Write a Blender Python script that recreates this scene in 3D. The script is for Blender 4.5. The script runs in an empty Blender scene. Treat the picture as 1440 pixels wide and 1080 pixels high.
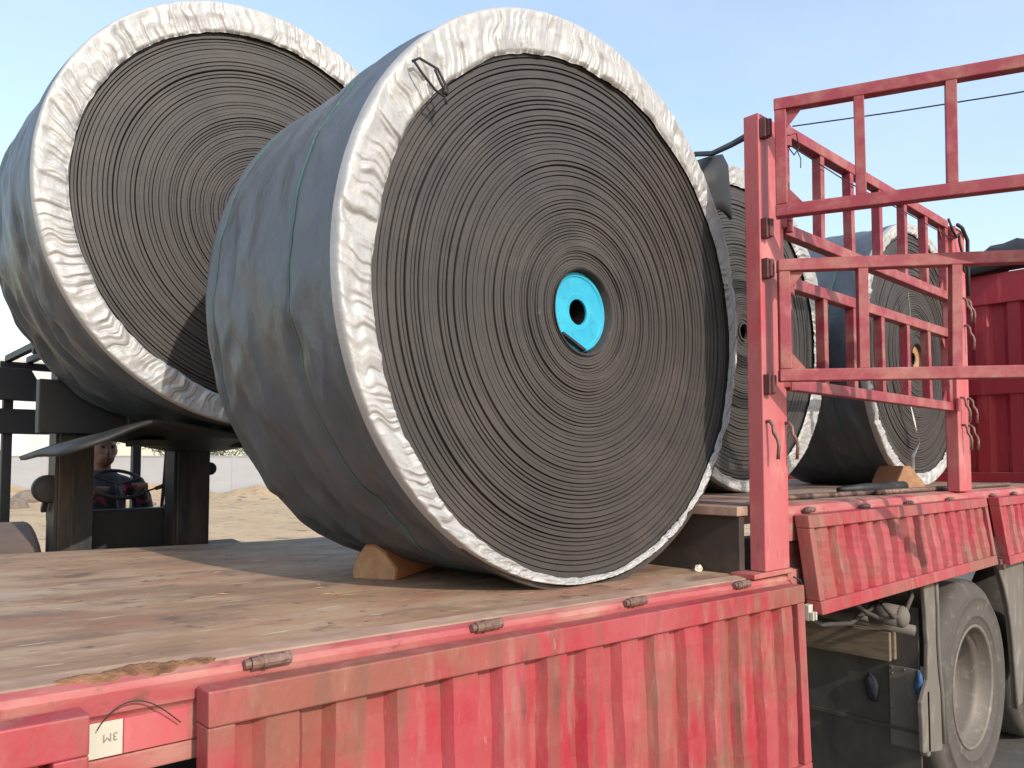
import bpy, bmesh, math, random
import numpy as np
from mathutils import Vector, Matrix

# ------------------------------------------------------------------ camera, sky, sun, exposure
S = 1.35                                   # measured units -> metres
sc = bpy.context.scene
COL = sc.collection
CAM_Z, YAW, PITCH, FPX = 1.63, math.radians(47.23), math.radians(2.993), 1090.0
cam = bpy.data.cameras.new('camera'); camo = bpy.data.objects.new('camera', cam); COL.objects.link(camo)
cam.sensor_fit = 'HORIZONTAL'; cam.sensor_width = 36.0; cam.lens = 36.0*FPX/1440.0
cam.shift_y = 53.0/1440.0
cam.clip_start = 0.05; cam.clip_end = 2000
camo.location = (0, 0, CAM_Z*S)
_fw = Vector((math.cos(YAW)*math.cos(PITCH), math.sin(YAW)*math.cos(PITCH), math.sin(PITCH)))
camo.rotation_euler = _fw.to_track_quat('-Z', 'Y').to_euler()
sc.camera = camo

SUN_TO = Vector((-0.12, -1.0, 0.55)).normalized()      # towards the sun
SUN_EL = math.asin(SUN_TO.z); SUN_AZ = math.atan2(SUN_TO.x, SUN_TO.y)
wd = bpy.data.worlds.new('World'); sc.world = wd; wd.use_nodes = True
wn = wd.node_tree; wn.nodes.clear()
sky = wn.nodes.new('ShaderNodeTexSky'); sky.sky_type = 'NISHITA'; sky.sun_disc = False
sky.sun_elevation = SUN_EL; sky.sun_rotation = SUN_AZ
sky.altitude = 0; sky.air_density = 1.5; sky.dust_density = 1.2; sky.ozone_density = 2.0
bgn = wn.nodes.new('ShaderNodeBackground'); bgn.inputs[1].default_value = 0.15
wo = wn.nodes.new('ShaderNodeOutputWorld')
# a thin even veil of high cloud, the same all round
_tc = wn.nodes.new('ShaderNodeTexCoord'); _nz = wn.nodes.new('ShaderNodeTexNoise'); _mp = wn.nodes.new('ShaderNodeMapping')
_mp.inputs['Scale'].default_value = (1.2, 1.2, 3.5); _nz.inputs['Scale'].default_value = 1.6; _nz.inputs['Detail'].default_value = 7; _nz.inputs['Roughness'].default_value = .55
wn.links.new(_tc.outputs['Generated'], _mp.inputs[0]); wn.links.new(_mp.outputs[0], _nz.inputs['Vector'])
_mr = wn.nodes.new('ShaderNodeMapRange'); _mr.inputs['From Min'].default_value = .35; _mr.inputs['From Max'].default_value = .75; _mr.inputs['To Min'].default_value = .22; _mr.inputs['To Max'].default_value = .50
wn.links.new(_nz.outputs['Fac'], _mr.inputs[0])
_mx = wn.nodes.new('ShaderNodeMix'); _mx.data_type = 'RGBA'; _mx.inputs[7].default_value = (3.25, 3.7, 4.5, 1)
wn.links.new(_mr.outputs[0], _mx.inputs[0]); wn.links.new(sky.outputs[0], _mx.inputs[6])
wn.links.new(_mx.outputs[2], bgn.inputs[0]); wn.links.new(bgn.outputs[0], wo.inputs[0])
sl = bpy.data.lights.new('sun', 'SUN'); sl.energy = 2.1; sl.angle = math.radians(0.55); sl.color = (1.0, 0.92, 0.82)
slo = bpy.data.objects.new('sun', sl); COL.objects.link(slo)
slo.rotation_euler = (-SUN_TO).to_track_quat('-Z', 'Y').to_euler(); slo.location = (0, -5, 12)
sc.view_settings.view_transform = 'Standard'; sc.view_settings.look = 'None'
sc.view_settings.gamma = 1.0; sc.view_settings.use_curve_mapping = False
sc.view_settings.exposure = 0.85
rng = random.Random(7)

# ------------------------------------------------------------------ materials
def mat(name, base, rough=0.6, metal=0.0, var=None, bump=None, spec=0.5, extra=None):
    """var: list of (colour, scale xyz, lo, hi, strength, detail); bump: list of (scale xyz, strength, distance)"""
    m = bpy.data.materials.new(name); m.use_nodes = True
    nt = m.node_tree; N = nt.nodes; L = nt.links
    p = N['Principled BSDF']
    p.inputs['Roughness'].default_value = rough; p.inputs['Metallic'].default_value = metal
    p.inputs['Specular IOR Level'].default_value = spec
    tc = N.new('ShaderNodeTexCoord')
    rgb = N.new('ShaderNodeRGB'); rgb.outputs[0].default_value = (*base, 1); col = rgb.outputs[0]
    def mapped(scale, off=0.0):
        mp = N.new('ShaderNodeMapping'); mp.inputs['Scale'].default_value = scale
        mp.inputs['Location'].default_value = (off, off*1.7, off*0.6)
        L.new(tc.outputs['Object'], mp.inputs['Vector']); return mp.outputs[0]
    for i, v in enumerate(var or []):
        c, scale, lo, hi, st = v[:5]; det = v[5] if len(v) > 5 else 6
        nz = N.new('ShaderNodeTexNoise'); nz.inputs['Scale'].default_value = 1.0; nz.inputs['Detail'].default_value = det
        nz.inputs['Roughness'].default_value = 0.62
        L.new(mapped(scale, 3.1*i + 1.3), nz.inputs['Vector'])
        mr = N.new('ShaderNodeMapRange'); mr.inputs['From Min'].default_value = lo; mr.inputs['From Max'].default_value = hi
        mr.inputs['To Min'].default_value = 0; mr.inputs['To Max'].default_value = st
        L.new(nz.outputs['Fac'], mr.inputs['Value'])
        mx = N.new('ShaderNodeMix'); mx.data_type = 'RGBA'
        L.new(mr.outputs[0], mx.inputs[0]); L.new(col, mx.inputs[6]); mx.inputs[7].default_value = (*c, 1)
        col = mx.outputs[2]
    L.new(col, p.inputs['Base Color'])
    nrm = None
    for i, (scale, st, dist) in enumerate(bump or []):
        nz = N.new('ShaderNodeTexNoise'); nz.inputs['Scale'].default_value = 1.0; nz.inputs['Detail'].default_value = 5
        L.new(mapped(scale, 7.7*i + 0.4), nz.inputs['Vector'])
        b = N.new('ShaderNodeBump'); b.inputs['Strength'].default_value = st; b.inputs['Distance'].default_value = dist
        L.new(nz.outputs['Fac'], b.inputs['Height'])
        if nrm is not None: L.new(nrm, b.inputs['Normal'])
        nrm = b.outputs[0]
    if nrm is not None: L.new(nrm, p.inputs['Normal'])
    if extra: extra(nt, p)
    return m

BR = (0.17, 0.085, 0.055)
M = {}
M['red_panel'] = mat('red_panel', (0.35, 0.022, 0.038), 0.55, var=[
    ((0.37, 0.080, 0.085), (3, 3, 1.0), .40, .60, .8), ((0.23, 0.100, 0.066), (1.6, 1.6, 2.2), .46, .60, .75), (BR, (12, 12, .9), .51, .64, .65), ((0.32, 0.17, 0.13), (16, 16, 3.5), .54, .68, .5),
    ((0.10, 0.05, 0.04), (14, 14, 3), .60, .72, .6), ((0.48, 0.31, 0.27), (50, 50, 14), .66, .74, .4)], bump=[((60, 60, 40), .35, .004), ((5, 5, 2), .35, .03)])
M['red_rail'] = mat('red_rail', (0.37, 0.075, 0.08), 0.6, var=[
    ((0.42, 0.24, 0.18), (2.2, 5, 9), .40, .66, .85), ((0.42, 0.04, 0.06), (4, 6, 9), .52, .68, .8), ((0.15, 0.07, 0.04), (13, 13, 22), .60, .72, .75)],
    bump=[((70, 70, 70), .3, .004)])
M['red_post'] = mat('red_post', (0.46, 0.12, 0.125), 0.55, var=[
    ((0.50, 0.05, 0.065), (5, 5, 1.5), .46, .66, .8), ((0.62, 0.30, 0.26), (6, 6, 3), .52, .72, .6), ((0.22, 0.09, 0.06), (30, 30, 9), .63, .74, .7)],
    bump=[((80, 80, 60), .2, .003)])
M['red_bar'] = mat('red_bar', (0.28, 0.036, 0.052), 0.55, var=[
    ((0.36, 0.16, 0.12), (7, 7, 7), .45, .68, .8), ((0.46, 0.14, 0.14), (10, 10, 10), .52, .7, .6), ((0.12, 0.06, 0.05), (30, 30, 30), .62, .74, .8)],
    bump=[((80, 80, 80), .2, .003)])
M['red_head'] = mat('red_head', (0.33, 0.014, 0.025), 0.5, var=[
    ((0.30, 0.02, 0.035), (3, 6, 1), .4, .65, .8), ((0.46, 0.10, 0.09), (5, 16, 1.5), .58, .75, .6)], bump=[((40, 40, 20), .2, .004)])
M['deck'] = mat('deck', (0.36, 0.218, 0.130), 0.72, var=[
    ((0.25, 0.145, 0.088), (1.0, 1.5, 2), .42, .56, .85), ((0.43, 0.29, 0.185), (2.0, 4.2, 3), .47, .60, .75), ((0.18, 0.108, 0.078), (2.4, 5, 3), .53, .63, .75),
    ((0.34, 0.14, 0.09), (1.3, 2.6, 3), .55, .66, .55), ((0.42, 0.34, 0.28), (.9, 2.4, 3), .56, .68, .55), ((0.60, 0.46, 0.33), (5, 36, 5), .62, .68, .8), ((0.08, 0.05, 0.042), (12, 15, 9), .61, .68, .8), ((0.10, 0.065, 0.05), (3.2, 3.6, 3), .63, .70, .7)],
    bump=[((6, 16, 10), .45, .012), ((70, 90, 70), .45, .005)])
M['raised'] = mat('raised', (0.36, 0.235, 0.17), 0.75, var=[
    ((0.20, 0.12, 0.09), (3, 8, 4), .42, .66, .8), ((0.48, 0.34, 0.25), (5, 14, 4), .55, .72, .7)], bump=[((40, 60, 40), .3, .004)])
M['rust'] = mat('rust', (0.26, 0.125, 0.06), 0.85, var=[((0.10, 0.04, 0.015), (18, 18, 30), .42, .66, .9), ((0.42, 0.24, 0.10), (30, 30, 30), .55, .72, .8)],
    bump=[((60, 60, 90), .9, .012)])
M['steel_rust'] = mat('steel_rust', (0.20, 0.12, 0.095), 0.6, 0.3, var=[((0.09, 0.05, 0.04), (40, 40, 40), .45, .62, .8), ((0.34, 0.24, 0.20), (25, 25, 25), .55, .7, .7)],
    bump=[((90, 90, 90), .4, .003)])
M['hinge_paint'] = mat('hinge_paint', (0.13, 0.035, 0.035), 0.6, var=[((0.06, 0.03, 0.025), (30, 30, 30), .45, .65, .8)])
M['dark_steel'] = mat('dark_steel', (0.028, 0.025, 0.025), 0.6, var=[((0.07, 0.055, 0.045), (5, 5, 5), .45, .7, .7)], bump=[((30, 30, 30), .2, .004)])
M['dusty_black'] = mat('dusty_black', (0.055, 0.047, 0.043), 0.7, var=[((0.11, 0.09, 0.075), (3, 3, 2), .42, .7, .8), ((0.025, 0.022, 0.022), (7, 7, 2), .52, .7, .7)],
    bump=[((12, 12, 12), .25, .01)])
M['riser'] = mat('riser', (0.045, 0.032, 0.026), 0.75, var=[((0.09, 0.06, 0.045), (4, 4, 4), .48, .68, .7)], bump=[((20, 20, 20), .3, .006)])  # dark brown, with the reel's shadow put into the base colour
M['rubber'] = mat('rubber', (0.056, 0.048, 0.044), 0.55, var=[
    ((0.040, 0.035, 0.034), (2.5, 2.5, 2.5), .40, .64, .8), ((0.080, 0.066, 0.058), (4, 4, 7), .50, .72, .6), ((0.11, 0.098, 0.085), (30, 6, 30), .63, .76, .6),
    ((0.03, 0.027, 0.027), (60, 20, 60), .6, .72, .5)], bump=[((90, 30, 90), .3, .003), ((8, 8, 8), .15, .01)], spec=.4)
M['groove'] = mat('groove', (0.012, 0.011, 0.011), 0.9, spec=.1)
M['sheet_rubber'] = mat('sheet_rubber', (0.018, 0.0175, 0.018), 0.6, var=[((0.08, 0.075, 0.07), (4, 4, 4), .5, .72, .7)], bump=[((30, 30, 30), .25, .004)])
def weave(nt, p):
    N, L = nt.nodes, nt.links
    # fine woven relief on top of what is there
    tc = N.new('ShaderNodeTexCoord'); w = N.new('ShaderNodeTexWave'); w.inputs['Scale'].default_value = 62; w.inputs['Distortion'].default_value = 1.0
    w.bands_direction = 'Y'; L.new(tc.outputs['Object'], w.inputs['Vector'])
    b = N.new('ShaderNodeBump'); b.inputs['Strength'].default_value = .10; b.inputs['Distance'].default_value = .003
    L.new(w.outputs['Fac'], b.inputs['Height'])
    src = p.inputs['Normal'].links[0].from_socket if p.inputs['Normal'].links else None
    if src: L.new(src, b.inputs['Normal'])
    L.new(b.outputs[0], p.inputs['Normal'])
M['wrap'] = mat('wrap', (0.080, 0.092, 0.112), 0.40, var=[((0.058, 0.064, 0.074), (2, 2, 2), .40, .62, .8), ((0.105, 0.104, 0.104), (5, 9, 5), .52, .70, .5),
    ((0.20, 0.18, 0.16), (26, 26, 26), .66, .78, .35)], bump=[((3.5, 6, 3.5), .40, .05), ((11, 18, 11), .12, .02), ((40, 40, 40), .08, .004)], extra=weave)
M['silver'] = mat('silver', (0.43, 0.42, 0.41), 0.52, 0.2, var=[((0.36, 0.355, 0.35), (5, 5, 5), .42, .62, .75), ((0.49, 0.475, 0.455), (9, 9, 9), .55, .68, .6), ((0.27, 0.245, 0.23), (24, 24, 24), .58, .72, .45)],
    bump=[((26, 26, 26), .22, .012), ((90, 60, 90), .25, .005)])
M['green'] = mat('green_thread', (0.035, 0.15, 0.10), 0.6, var=[((0.08, 0.12, 0.11), (20, 20, 20), .45, .6, .9), ((0.30, 0.36, 0.34), (90, 90, 90), .6, .7, .7)])
M['cyan'] = mat('cyan_core', (0.018, 0.33, 0.50), 0.55, var=[((0.03, 0.40, 0.55), (9, 9, 9), .42, .62, .8), ((0.02, 0.20, 0.29), (22, 22, 22), .58, .70, .6), ((0.25, 0.32, 0.33), (60, 60, 60), .64, .74, .6), ((0.10, 0.09, 0.08), (35, 35, 35), .66, .74, .6)], bump=[((60, 60, 60), .3, .004)])
M['core_wall'] = mat('core_wall', (0.03, 0.028, 0.028), 0.7, var=[((0.10, 0.05, 0.03), (30, 30, 30), .55, .7, .7)])
M['wood'] = mat('wood', (0.33, 0.135, 0.06), 0.7, var=[((0.30, 0.13, 0.06), (5, 5, 30), .42, .66, .8), ((0.42, 0.22, 0.11), (12, 12, 50), .52, .7, .6)], bump=[((10, 10, 70), .4, .004)])
M['wood_end'] = mat('wood_end', (0.34, 0.175, 0.09), 0.75, var=[((0.46, 0.28, 0.15), (20, 20, 20), .45, .65, .7)], bump=[((50, 50, 50), .3, .003)])
M['old_wood'] = mat('old_wood', (0.22, 0.165, 0.12), 0.8, var=[((0.12, 0.085, 0.06), (20, 4, 40), .42, .66, .8), ((0.34, 0.24, 0.16), (10, 3, 30), .55, .72, .7)], bump=[((20, 8, 60), .3, .004)])
M['tyre'] = mat('tyre', (0.085, 0.074, 0.064), 0.85, var=[((0.075, 0.066, 0.06), (6, 6, 6), .45, .68, .7), ((0.20, 0.175, 0.15), (14, 14, 14), .55, .74, .6)], bump=[((40, 40, 40), .35, .005)])
M['rim'] = mat('rim', (0.17, 0.145, 0.12), 0.6, 0.2, var=[((0.15, 0.13, 0.11), (5, 5, 5), .45, .68, .7), ((0.34, 0.29, 0.24), (18, 18, 18), .55, .74, .6)], bump=[((50, 50, 50), .25, .003)])
M['mud'] = mat('mudguard', (0.15, 0.13, 0.11), 0.75, var=[((0.14, 0.12, 0.10), (5, 5, 3), .42, .66, .8), ((0.34, 0.30, 0.25), (12, 12, 5), .55, .74, .6)], bump=[((25, 25, 12), .3, .006)])
M['tape_white'] = mat('tape_white', (0.52, 0.49, 0.40), 0.4, var=[((0.55, 0.48, 0.38), (20, 20, 20), .56, .74, .8)])
M['tape_text'] = mat('tape_text', (0.22, 0.20, 0.18), 0.5)
M['blue'] = mat('blue_rag', (0.03, 0.08, 0.20), 0.8, var=[((0.10, 0.16, 0.26), (20, 20, 20), .5, .7, .7)])
M['cord'] = mat('cord', (0.025, 0.022, 0.02), 0.7)
M['strip'] = mat('white_strip', (0.72, 0.70, 0.66), 0.5)
M['tarp'] = mat('tarp', (0.03, 0.027, 0.032), 0.5, var=[((0.06, 0.05, 0.055), (4, 4, 9), .5, .7, .7)], bump=[((8, 8, 20), .5, .02)])
M['mast'] = mat('mast', (0.016, 0.017, 0.021), 0.55, var=[((0.085, 0.056, 0.038), (6, 6, 1.2), .46, .64, .8), ((0.07, 0.07, 0.075), (14, 14, 3), .55, .7, .6)], bump=[((30, 30, 20), .2, .004)])
M['fork_paint'] = mat('forklift_paint', (0.013, 0.015, 0.021), 0.55, var=[((0.03, 0.028, 0.027), (4, 4, 4), .48, .7, .7)])
M['dusty_brown'] = mat('dusty_brown', (0.13, 0.095, 0.078), 0.8, var=[((0.09, 0.066, 0.056), (3, 3, 3), .42, .68, .8)], bump=[((14, 14, 14), .3, .01)])
M['lamp_glass'] = mat('lamp_glass', (0.4, 0.4, 0.42), 0.2)
M['wall'] = mat('white_wall', (0.35, 0.35, 0.365), 0.8, var=[((0.29, 0.285, 0.29), (.25, .25, .6), .42, .68, .7), ((0.46, 0.43, 0.40), (.6, .6, 3), .6, .78, .6)])
M['ground'] = mat('ground', (0.50, 0.345, 0.195), 0.9, var=[((0.39, 0.26, 0.145), (.25, .25, 1), .40, .66, .8), ((0.52, 0.40, 0.27), (.9, .9, 1), .5, .72, .7), ((0.20, 0.15, 0.10), (3.2, 3.2, 3), .56, .66, .8), ((0.10, 0.085, 0.05), (1.1, 1.1, 3), .60, .68, .75)],
    bump=[((1.4, 1.4, 1.4), .5, .12), ((9, 9, 9), .5, .03)])
M['yard'] = mat('yard', (0.10, 0.085, 0.075), 0.9, var=[((0.06, 0.052, 0.048), (.8, .8, 1), .42, .66, .8), ((0.16, 0.13, 0.11), (5, 5, 3), .55, .74, .6)], bump=[((20, 20, 20), .4, .01)])
M['stone'] = mat('stone', (0.20, 0.155, 0.125), 0.9, var=[((0.12, 0.095, 0.08), (3, 3, 3), .42, .68, .8)], bump=[((12, 12, 12), .5, .03)])
M['pebble'] = mat('pebble', (0.62, 0.55, 0.45), 0.9, bump=[((60, 60, 60), .4, .004)])
M['leaf'] = mat('leaf', (0.075, 0.105, 0.045), 0.7, var=[((0.13, 0.15, 0.07), (.8, .8, .8), .45, .68, .8)])
M['bark'] = mat('bark', (0.12, 0.085, 0.06), 0.9)
M['build_wall'] = mat('building_wall', (0.72, 0.72, 0.72), 0.8, var=[((0.6, 0.59, 0.58), (.2, .2, .5), .45, .7, .6)])
M['build_glass'] = mat('building_glass', (0.12, 0.13, 0.15), 0.2)
M['build_roof'] = mat('building_roof', (0.5, 0.48, 0.46), 0.7)
M['skin'] = mat('skin', (0.20, 0.098, 0.064), 0.55)  # darkened tone, the shade over the driver is put into the colour
M['jacket'] = mat('jacket', (0.03, 0.032, 0.04), 0.85, var=[((0.35, 0.03, 0.08), (9, 9, 9), .60, .64, .9, 2), ((0.04, 0.16, 0.14), (7, 7, 7), .62, .66, .8, 2)])
M['trouser'] = mat('trouser', (0.02, 0.022, 0.03), 0.9)
M['hair'] = mat('hair', (0.012, 0.01, 0.009), 0.6)

# ------------------------------------------------------------------ mesh helpers (all coordinates in measured units)
BASE = {}
def empty(name, base, label=None, cat=None, group=None):
    o = bpy.data.objects.new(name, None); COL.objects.link(o); o.empty_display_size = .1
    o.location = Vector(base)*S; BASE[o.name] = Vector(base); tag(o, label, cat, group); return o
def tag(o, label=None, cat=None, group=None, kind=None):
    if label: o['label'] = label
    if cat: o['category'] = cat
    if group: o['group'] = group
    if kind: o['kind'] = kind
    return o
def rootbase(o):
    while o.parent: o = o.parent
    return BASE[o.name]
def obj(name, V, F, m, parent=None, smooth=False, bevel=0, mats=None, fmat=None, subsurf=0):
    V = np.asarray(V, float)
    if parent is None:
        b = Vector(((V[:, 0].min()+V[:, 0].max())/2, (V[:, 1].min()+V[:, 1].max())/2, V[:, 2].min()))
    else: b = rootbase(parent)
    me = bpy.data.meshes.new(name)
    VV = (V - np.array(b))*S
    me.from_pydata(VV.tolist(), [], [tuple(f) for f in F]); me.update()
    o = bpy.data.objects.new(name, me); COL.objects.link(o)
    for k in (mats or [m]): me.materials.append(M[k] if isinstance(k, str) else k)
    if fmat is not None: me.polygons.foreach_set('material_index', np.asarray(fmat, np.int32))
    if smooth: me.polygons.foreach_set('use_smooth', np.ones(len(me.polygons), bool))
    if parent is None: o.location = b*S; BASE[o.name] = b
    else: o.parent = parent
    if bevel:
        md = o.modifiers.new('bevel', 'BEVEL'); md.width = bevel*S; md.segments = 2; md.limit_method = 'ANGLE'; md.angle_limit = math.radians(40)
    if subsurf:
        md = o.modifiers.new('sub', 'SUBSURF'); md.levels = subsurf; md.render_levels = subsurf
    return o
def clone(o, off, parent=None):
    c = o.copy(); COL.objects.link(c); c.parent = parent if parent is not None else o.parent
    c.location = o.location + Vector(off)*S
    return c

class MB:
    def __init__(s): s.V = []; s.F = []
    def add(s, V, F):
        n = len(s.V); s.V += [tuple(v) for v in V]; s.F += [tuple(i+n for i in f) for f in F]; return s
    def hexa(s, P):   # 8 points: bottom ring 0-3, top ring 4-7
        return s.add(P, [(3, 2, 1, 0), (4, 5, 6, 7), (0, 1, 5, 4), (1, 2, 6, 5), (2, 3, 7, 6), (3, 0, 4, 7)])
    def box(s, x0, x1, y0, y1, z0, z1):
        return s.hexa([(x0, y0, z0), (x1, y0, z0), (x1, y1, z0), (x0, y1, z0), (x0, y0, z1), (x1, y0, z1), (x1, y1, z1), (x0, y1, z1)])
    def bar(s, a, b, w, h, up=(0, 0, 1)):
        a, b, up = Vector(a), Vector(b), Vector(up); d = (b-a).normalized(); r = d.cross(up)
        if r.length < 1e-4: r = d.cross(Vector((1, 0, 0)))
        r.normalize(); u = r.cross(d)
        r = r*(w/2); u = u*(h/2)
        return s.hexa([a-r-u, b-r-u, b+r-u, a+r-u, a-r+u, b-r+u, b+r+u, a+r+u])
    def prism(s, poly, ext):
        n = len(poly); e = Vector(ext); P = [Vector(p) for p in poly]
        return s.add(P+[p+e for p in P], [tuple(reversed(range(n))), tuple(range(n, 2*n))]+[(i, (i+1) % n, n+(i+1) % n, n+i) for i in range(n)])
    def tube(s, path, r, n=8, caps=True):
        path = [Vector(p) for p in path]; rr = r if hasattr(r, '__len__') else [r]*len(path)
        rings = []; prev = None
        for i, p in enumerate(path):
            d = (path[min(i+1, len(path)-1)]-path[max(i-1, 0)]).normalized()
            if prev is None:
                a = d.cross(Vector((0, 0, 1)));  a = a if a.length > 1e-3 else d.cross(Vector((1, 0, 0)))
            else: a = prev - d*prev.dot(d)
            a.normalize(); prev = a; b = d.cross(a)
            rings.append([p+a*(math.cos(2*math.pi*k/n)*rr[i])+b*(math.sin(2*math.pi*k/n)*rr[i]) for k in range(n)])
        V = [v for R_ in rings for v in R_]; F = []
        for i in range(len(path)-1):
            for k in range(n): F.append((i*n+k, i*n+(k+1) % n, (i+1)*n+(k+1) % n, (i+1)*n+k))
        if caps: F += [tuple(reversed(range(n))), tuple(range((len(path)-1)*n, len(path)*n))]
        return s.add(V, F)
    def ell(s, c, r, nu=16, nv=10, rot=None):
        V = []; F = []
        for j in range(nv+1):
            ph = math.pi*j/nv
            for i in range(nu):
                t = 2*math.pi*i/nu; v = Vector((r[0]*math.sin(ph)*math.cos(t), r[1]*math.sin(ph)*math.sin(t), r[2]*math.cos(ph)))
                if rot: v = rot @ v
                V.append(Vector(c)+v)
        for j in range(nv):
            for i in range(nu): F.append((j*nu+i, (j+1)*nu+i, (j+1)*nu+(i+1) % nu, j*nu+(i+1) % nu))
        return s.add(V, F)
    def lathe(s, c, axis, prof, n=48):
        """prof: (radius, along axis) ; axis unit vector"""
        ax = Vector(axis).normalized(); a = ax.cross(Vector((0, 0, 1)));  a = a if a.length > 1e-3 else Vector((1, 0, 0)); a.normalize(); b = ax.cross(a)
        V = []; F = []; m = len(prof)
        for r, h in prof:
            for k in range(n):
                t = 2*math.pi*k/n; V.append(Vector(c)+ax*h+a*(r*math.cos(t))+b*(r*math.sin(t)))
        for j in range(m-1):
            for k in range(n): F.append((j*n+k, j*n+(k+1) % n, (j+1)*n+(k+1) % n, (j+1)*n+k))
        return s.add(V, F)
    def build(s, name, m, parent=None, **k): return obj(name, s.V, s.F, m, parent, **k)

def n1(t, f, seed):           # periodic value noise over angle t (0..2pi), f cells
    r = np.random.RandomState(seed).uniform(-1, 1, f); x = (t/(2*np.pi) % 1.0)*f; i = np.floor(x).astype(int); w = x-i; w = w*w*(3-2*w)
    return r[i % f]*(1-w)+r[(i+1) % f]*w
def n2(t, v, f, g, seed):     # periodic in t, free in v (0..1 over g cells)
    r = np.random.RandomState(seed).uniform(-1, 1, (f, g+40)); x = (t/(2*np.pi) % 1.0)*f; i = np.floor(x).astype(int); w = x-i; w = w*w*(3-2*w)
    y = np.clip(v, 0, 1.5)*g; j = np.floor(y).astype(int); q = y-j; q = q*q*(3-2*q); j2 = np.minimum(j+1, g+39); j = np.minimum(j, g+39)
    i2 = (i+1) % f; i = i % f
    return (r[i, j]*(1-w)+r[i2, j]*w)*(1-q)+(r[i, j2]*(1-w)+r[i2, j2]*w)*q
def grid_faces(nu, nv, wrap_u=True):     # vertices ordered [v][u]
    u = np.arange(nu if wrap_u else nu-1); v = np.arange(nv-1); U, Vv = np.meshgrid(u, v); U = U.ravel(); Vv = Vv.ravel(); U2 = (U+1) % nu
    return np.stack([Vv*nu+U, Vv*nu+U2, (Vv+1)*nu+U2, (Vv+1)*nu+U], 1)

# ------------------------------------------------------------------ setting: ground
def yard():
    nx, ny = 90, 90
    x = np.linspace(-1, 1, nx); y = np.linspace(-1, 1, ny)
    xs = np.sign(x)*np.abs(x)**2.2*260; ys = np.sign(y)*np.abs(y)**2.2*260
    X, Y = np.meshgrid(xs, ys)
    Z = np.zeros_like(X)
    V = np.stack([X.ravel(), Y.ravel(), Z.ravel()], 1)
    o = obj('ground', V, grid_faces(nx, ny, False), 'ground'); o.location.z = 0; tag(o, kind='structure')
    V = [(-3, -4, .004), (14, -4, .004), (14, 6.2, .004), (-3, 6.2, .004)]
    o = obj('yard_paving', V, [(0, 1, 2, 3)], 'yard'); tag(o, kind='structure')
yard()

# ------------------------------------------------------------------ flatbed truck
DY0, DY1 = 1.25, 3.20                     # near and far side of the deck
def zl(x): return 1.322-.021*x            # low deck height
ZR = 1.49                                 # raised deck
truck = empty('flatbed_truck', (3.0, 2.2, 0), 'faded red stake-side flatbed truck with dropped side panels and raised rear deck', 'truck')
# --- low deck sheets
xs = [-1.4, -.1, 2.2]
for a, b in zip(xs[:-1], xs[1:]):
    a2, b2 = a+.003, b-.003
    mb = MB(); mb.hexa([(a2, DY0+.065, zl(a2)-.03), (b2, DY0+.065, zl(b2)-.03), (b2, DY1, zl(b2)-.03), (a2, DY1, zl(a2)-.03),
                        (a2, DY0+.065, zl(a2)), (b2, DY0+.065, zl(b2)), (b2, DY1, zl(b2)), (a2, DY1, zl(a2))])
    mb.build('deck_sheet', 'deck', truck, bevel=.003)
# --- side rail under the low deck edge (rolled top edge)
def shear_prism(prof, x0, x1, zf):
    n = len(prof); V = [(x0, y, zf(x0)+z) for y, z in prof]+[(x1, y, zf(x1)+z) for y, z in prof]
    return V, [tuple(range(n)), tuple(reversed(range(n, 2*n)))]+[(i, n+i, n+(i+1) % n, (i+1) % n) for i in range(n)]
V, F = shear_prism([(DY0+.064, -.12), (DY0+.012, -.12), (DY0+.012, -.062), (DY0+.004, -.054), (DY0, -.022), (DY0+.006, -.012), (DY0+.026, -.005), (DY0+.026, -.02), (DY0+.064, -.02)], -1.4, 2.44, zl)
obj('side_rail', V, F, 'red_rail', truck, bevel=.004)
V, F = shear_prism([(DY0+.05, -.152), (DY0+.016, -.152), (DY0+.016, -.1215), (DY0+.05, -.1215)], -1.4, 2.40, zl)
obj('lower_rail', V, F, 'red_rail', truck, bevel=.003)
V, F = shear_prism([(DY0+.0265, -.015), (DY0+.0265, -.0035), (DY0+.04, -.001), (DY0+.0640, .003), (DY0+.0640, -.015)], -1.4, 2.2, zl)
obj('deck_trim', V, F, 'raised', truck, bevel=.002)
# rust patch that swells out of the rail edge
n = 60; V = []; kk = 7
for i in range(n):
    x = .285+.235*i/(n-1); e = math.sin(math.pi*i/(n-1))**.6
    ya = .012+.006*math.sin(i*.31)+.003*math.sin(i*.9); yb = .050+.006*math.sin(i*.23+1)+.003*math.sin(i*.77)
    for j in range(kk):
        u = j/(kk-1); y = .028+(ya-.028)*e*(1-u)*1.0+(yb-.028)*e*u
        zt = np.interp(y, [0, .006, .026, .04, .064], [-.022, -.012, -.005, -.001, .003])
        V.append((x, DY0+y, zl(x)+zt+(.0014+.0022*rng.random() if 0 < j < kk-1 else -.0015)))
obj('rust_patch', V, grid_faces(kk, n, False), 'rust', truck, smooth=True)
# chassis beams, cross members, far rail
for y in (1.75, 2.6): MB().box(-1.4, 7, y-.05, y+.05, .95, 1.16).build('chassis_beam', 'dark_steel', truck, bevel=.004)
for x in np.arange(-1.1, 2.2, .55): MB().box(x, x+.05, DY0+.08, DY1-.08, 1.165, zl(x)-.04).build('cross_member', 'dark_steel', truck)
MB().box(-1.4, 6.1, DY1+.003, DY1+.045, 1.15, 1.285).build('far_rail', 'red_rail', truck, bevel=.003)
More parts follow.
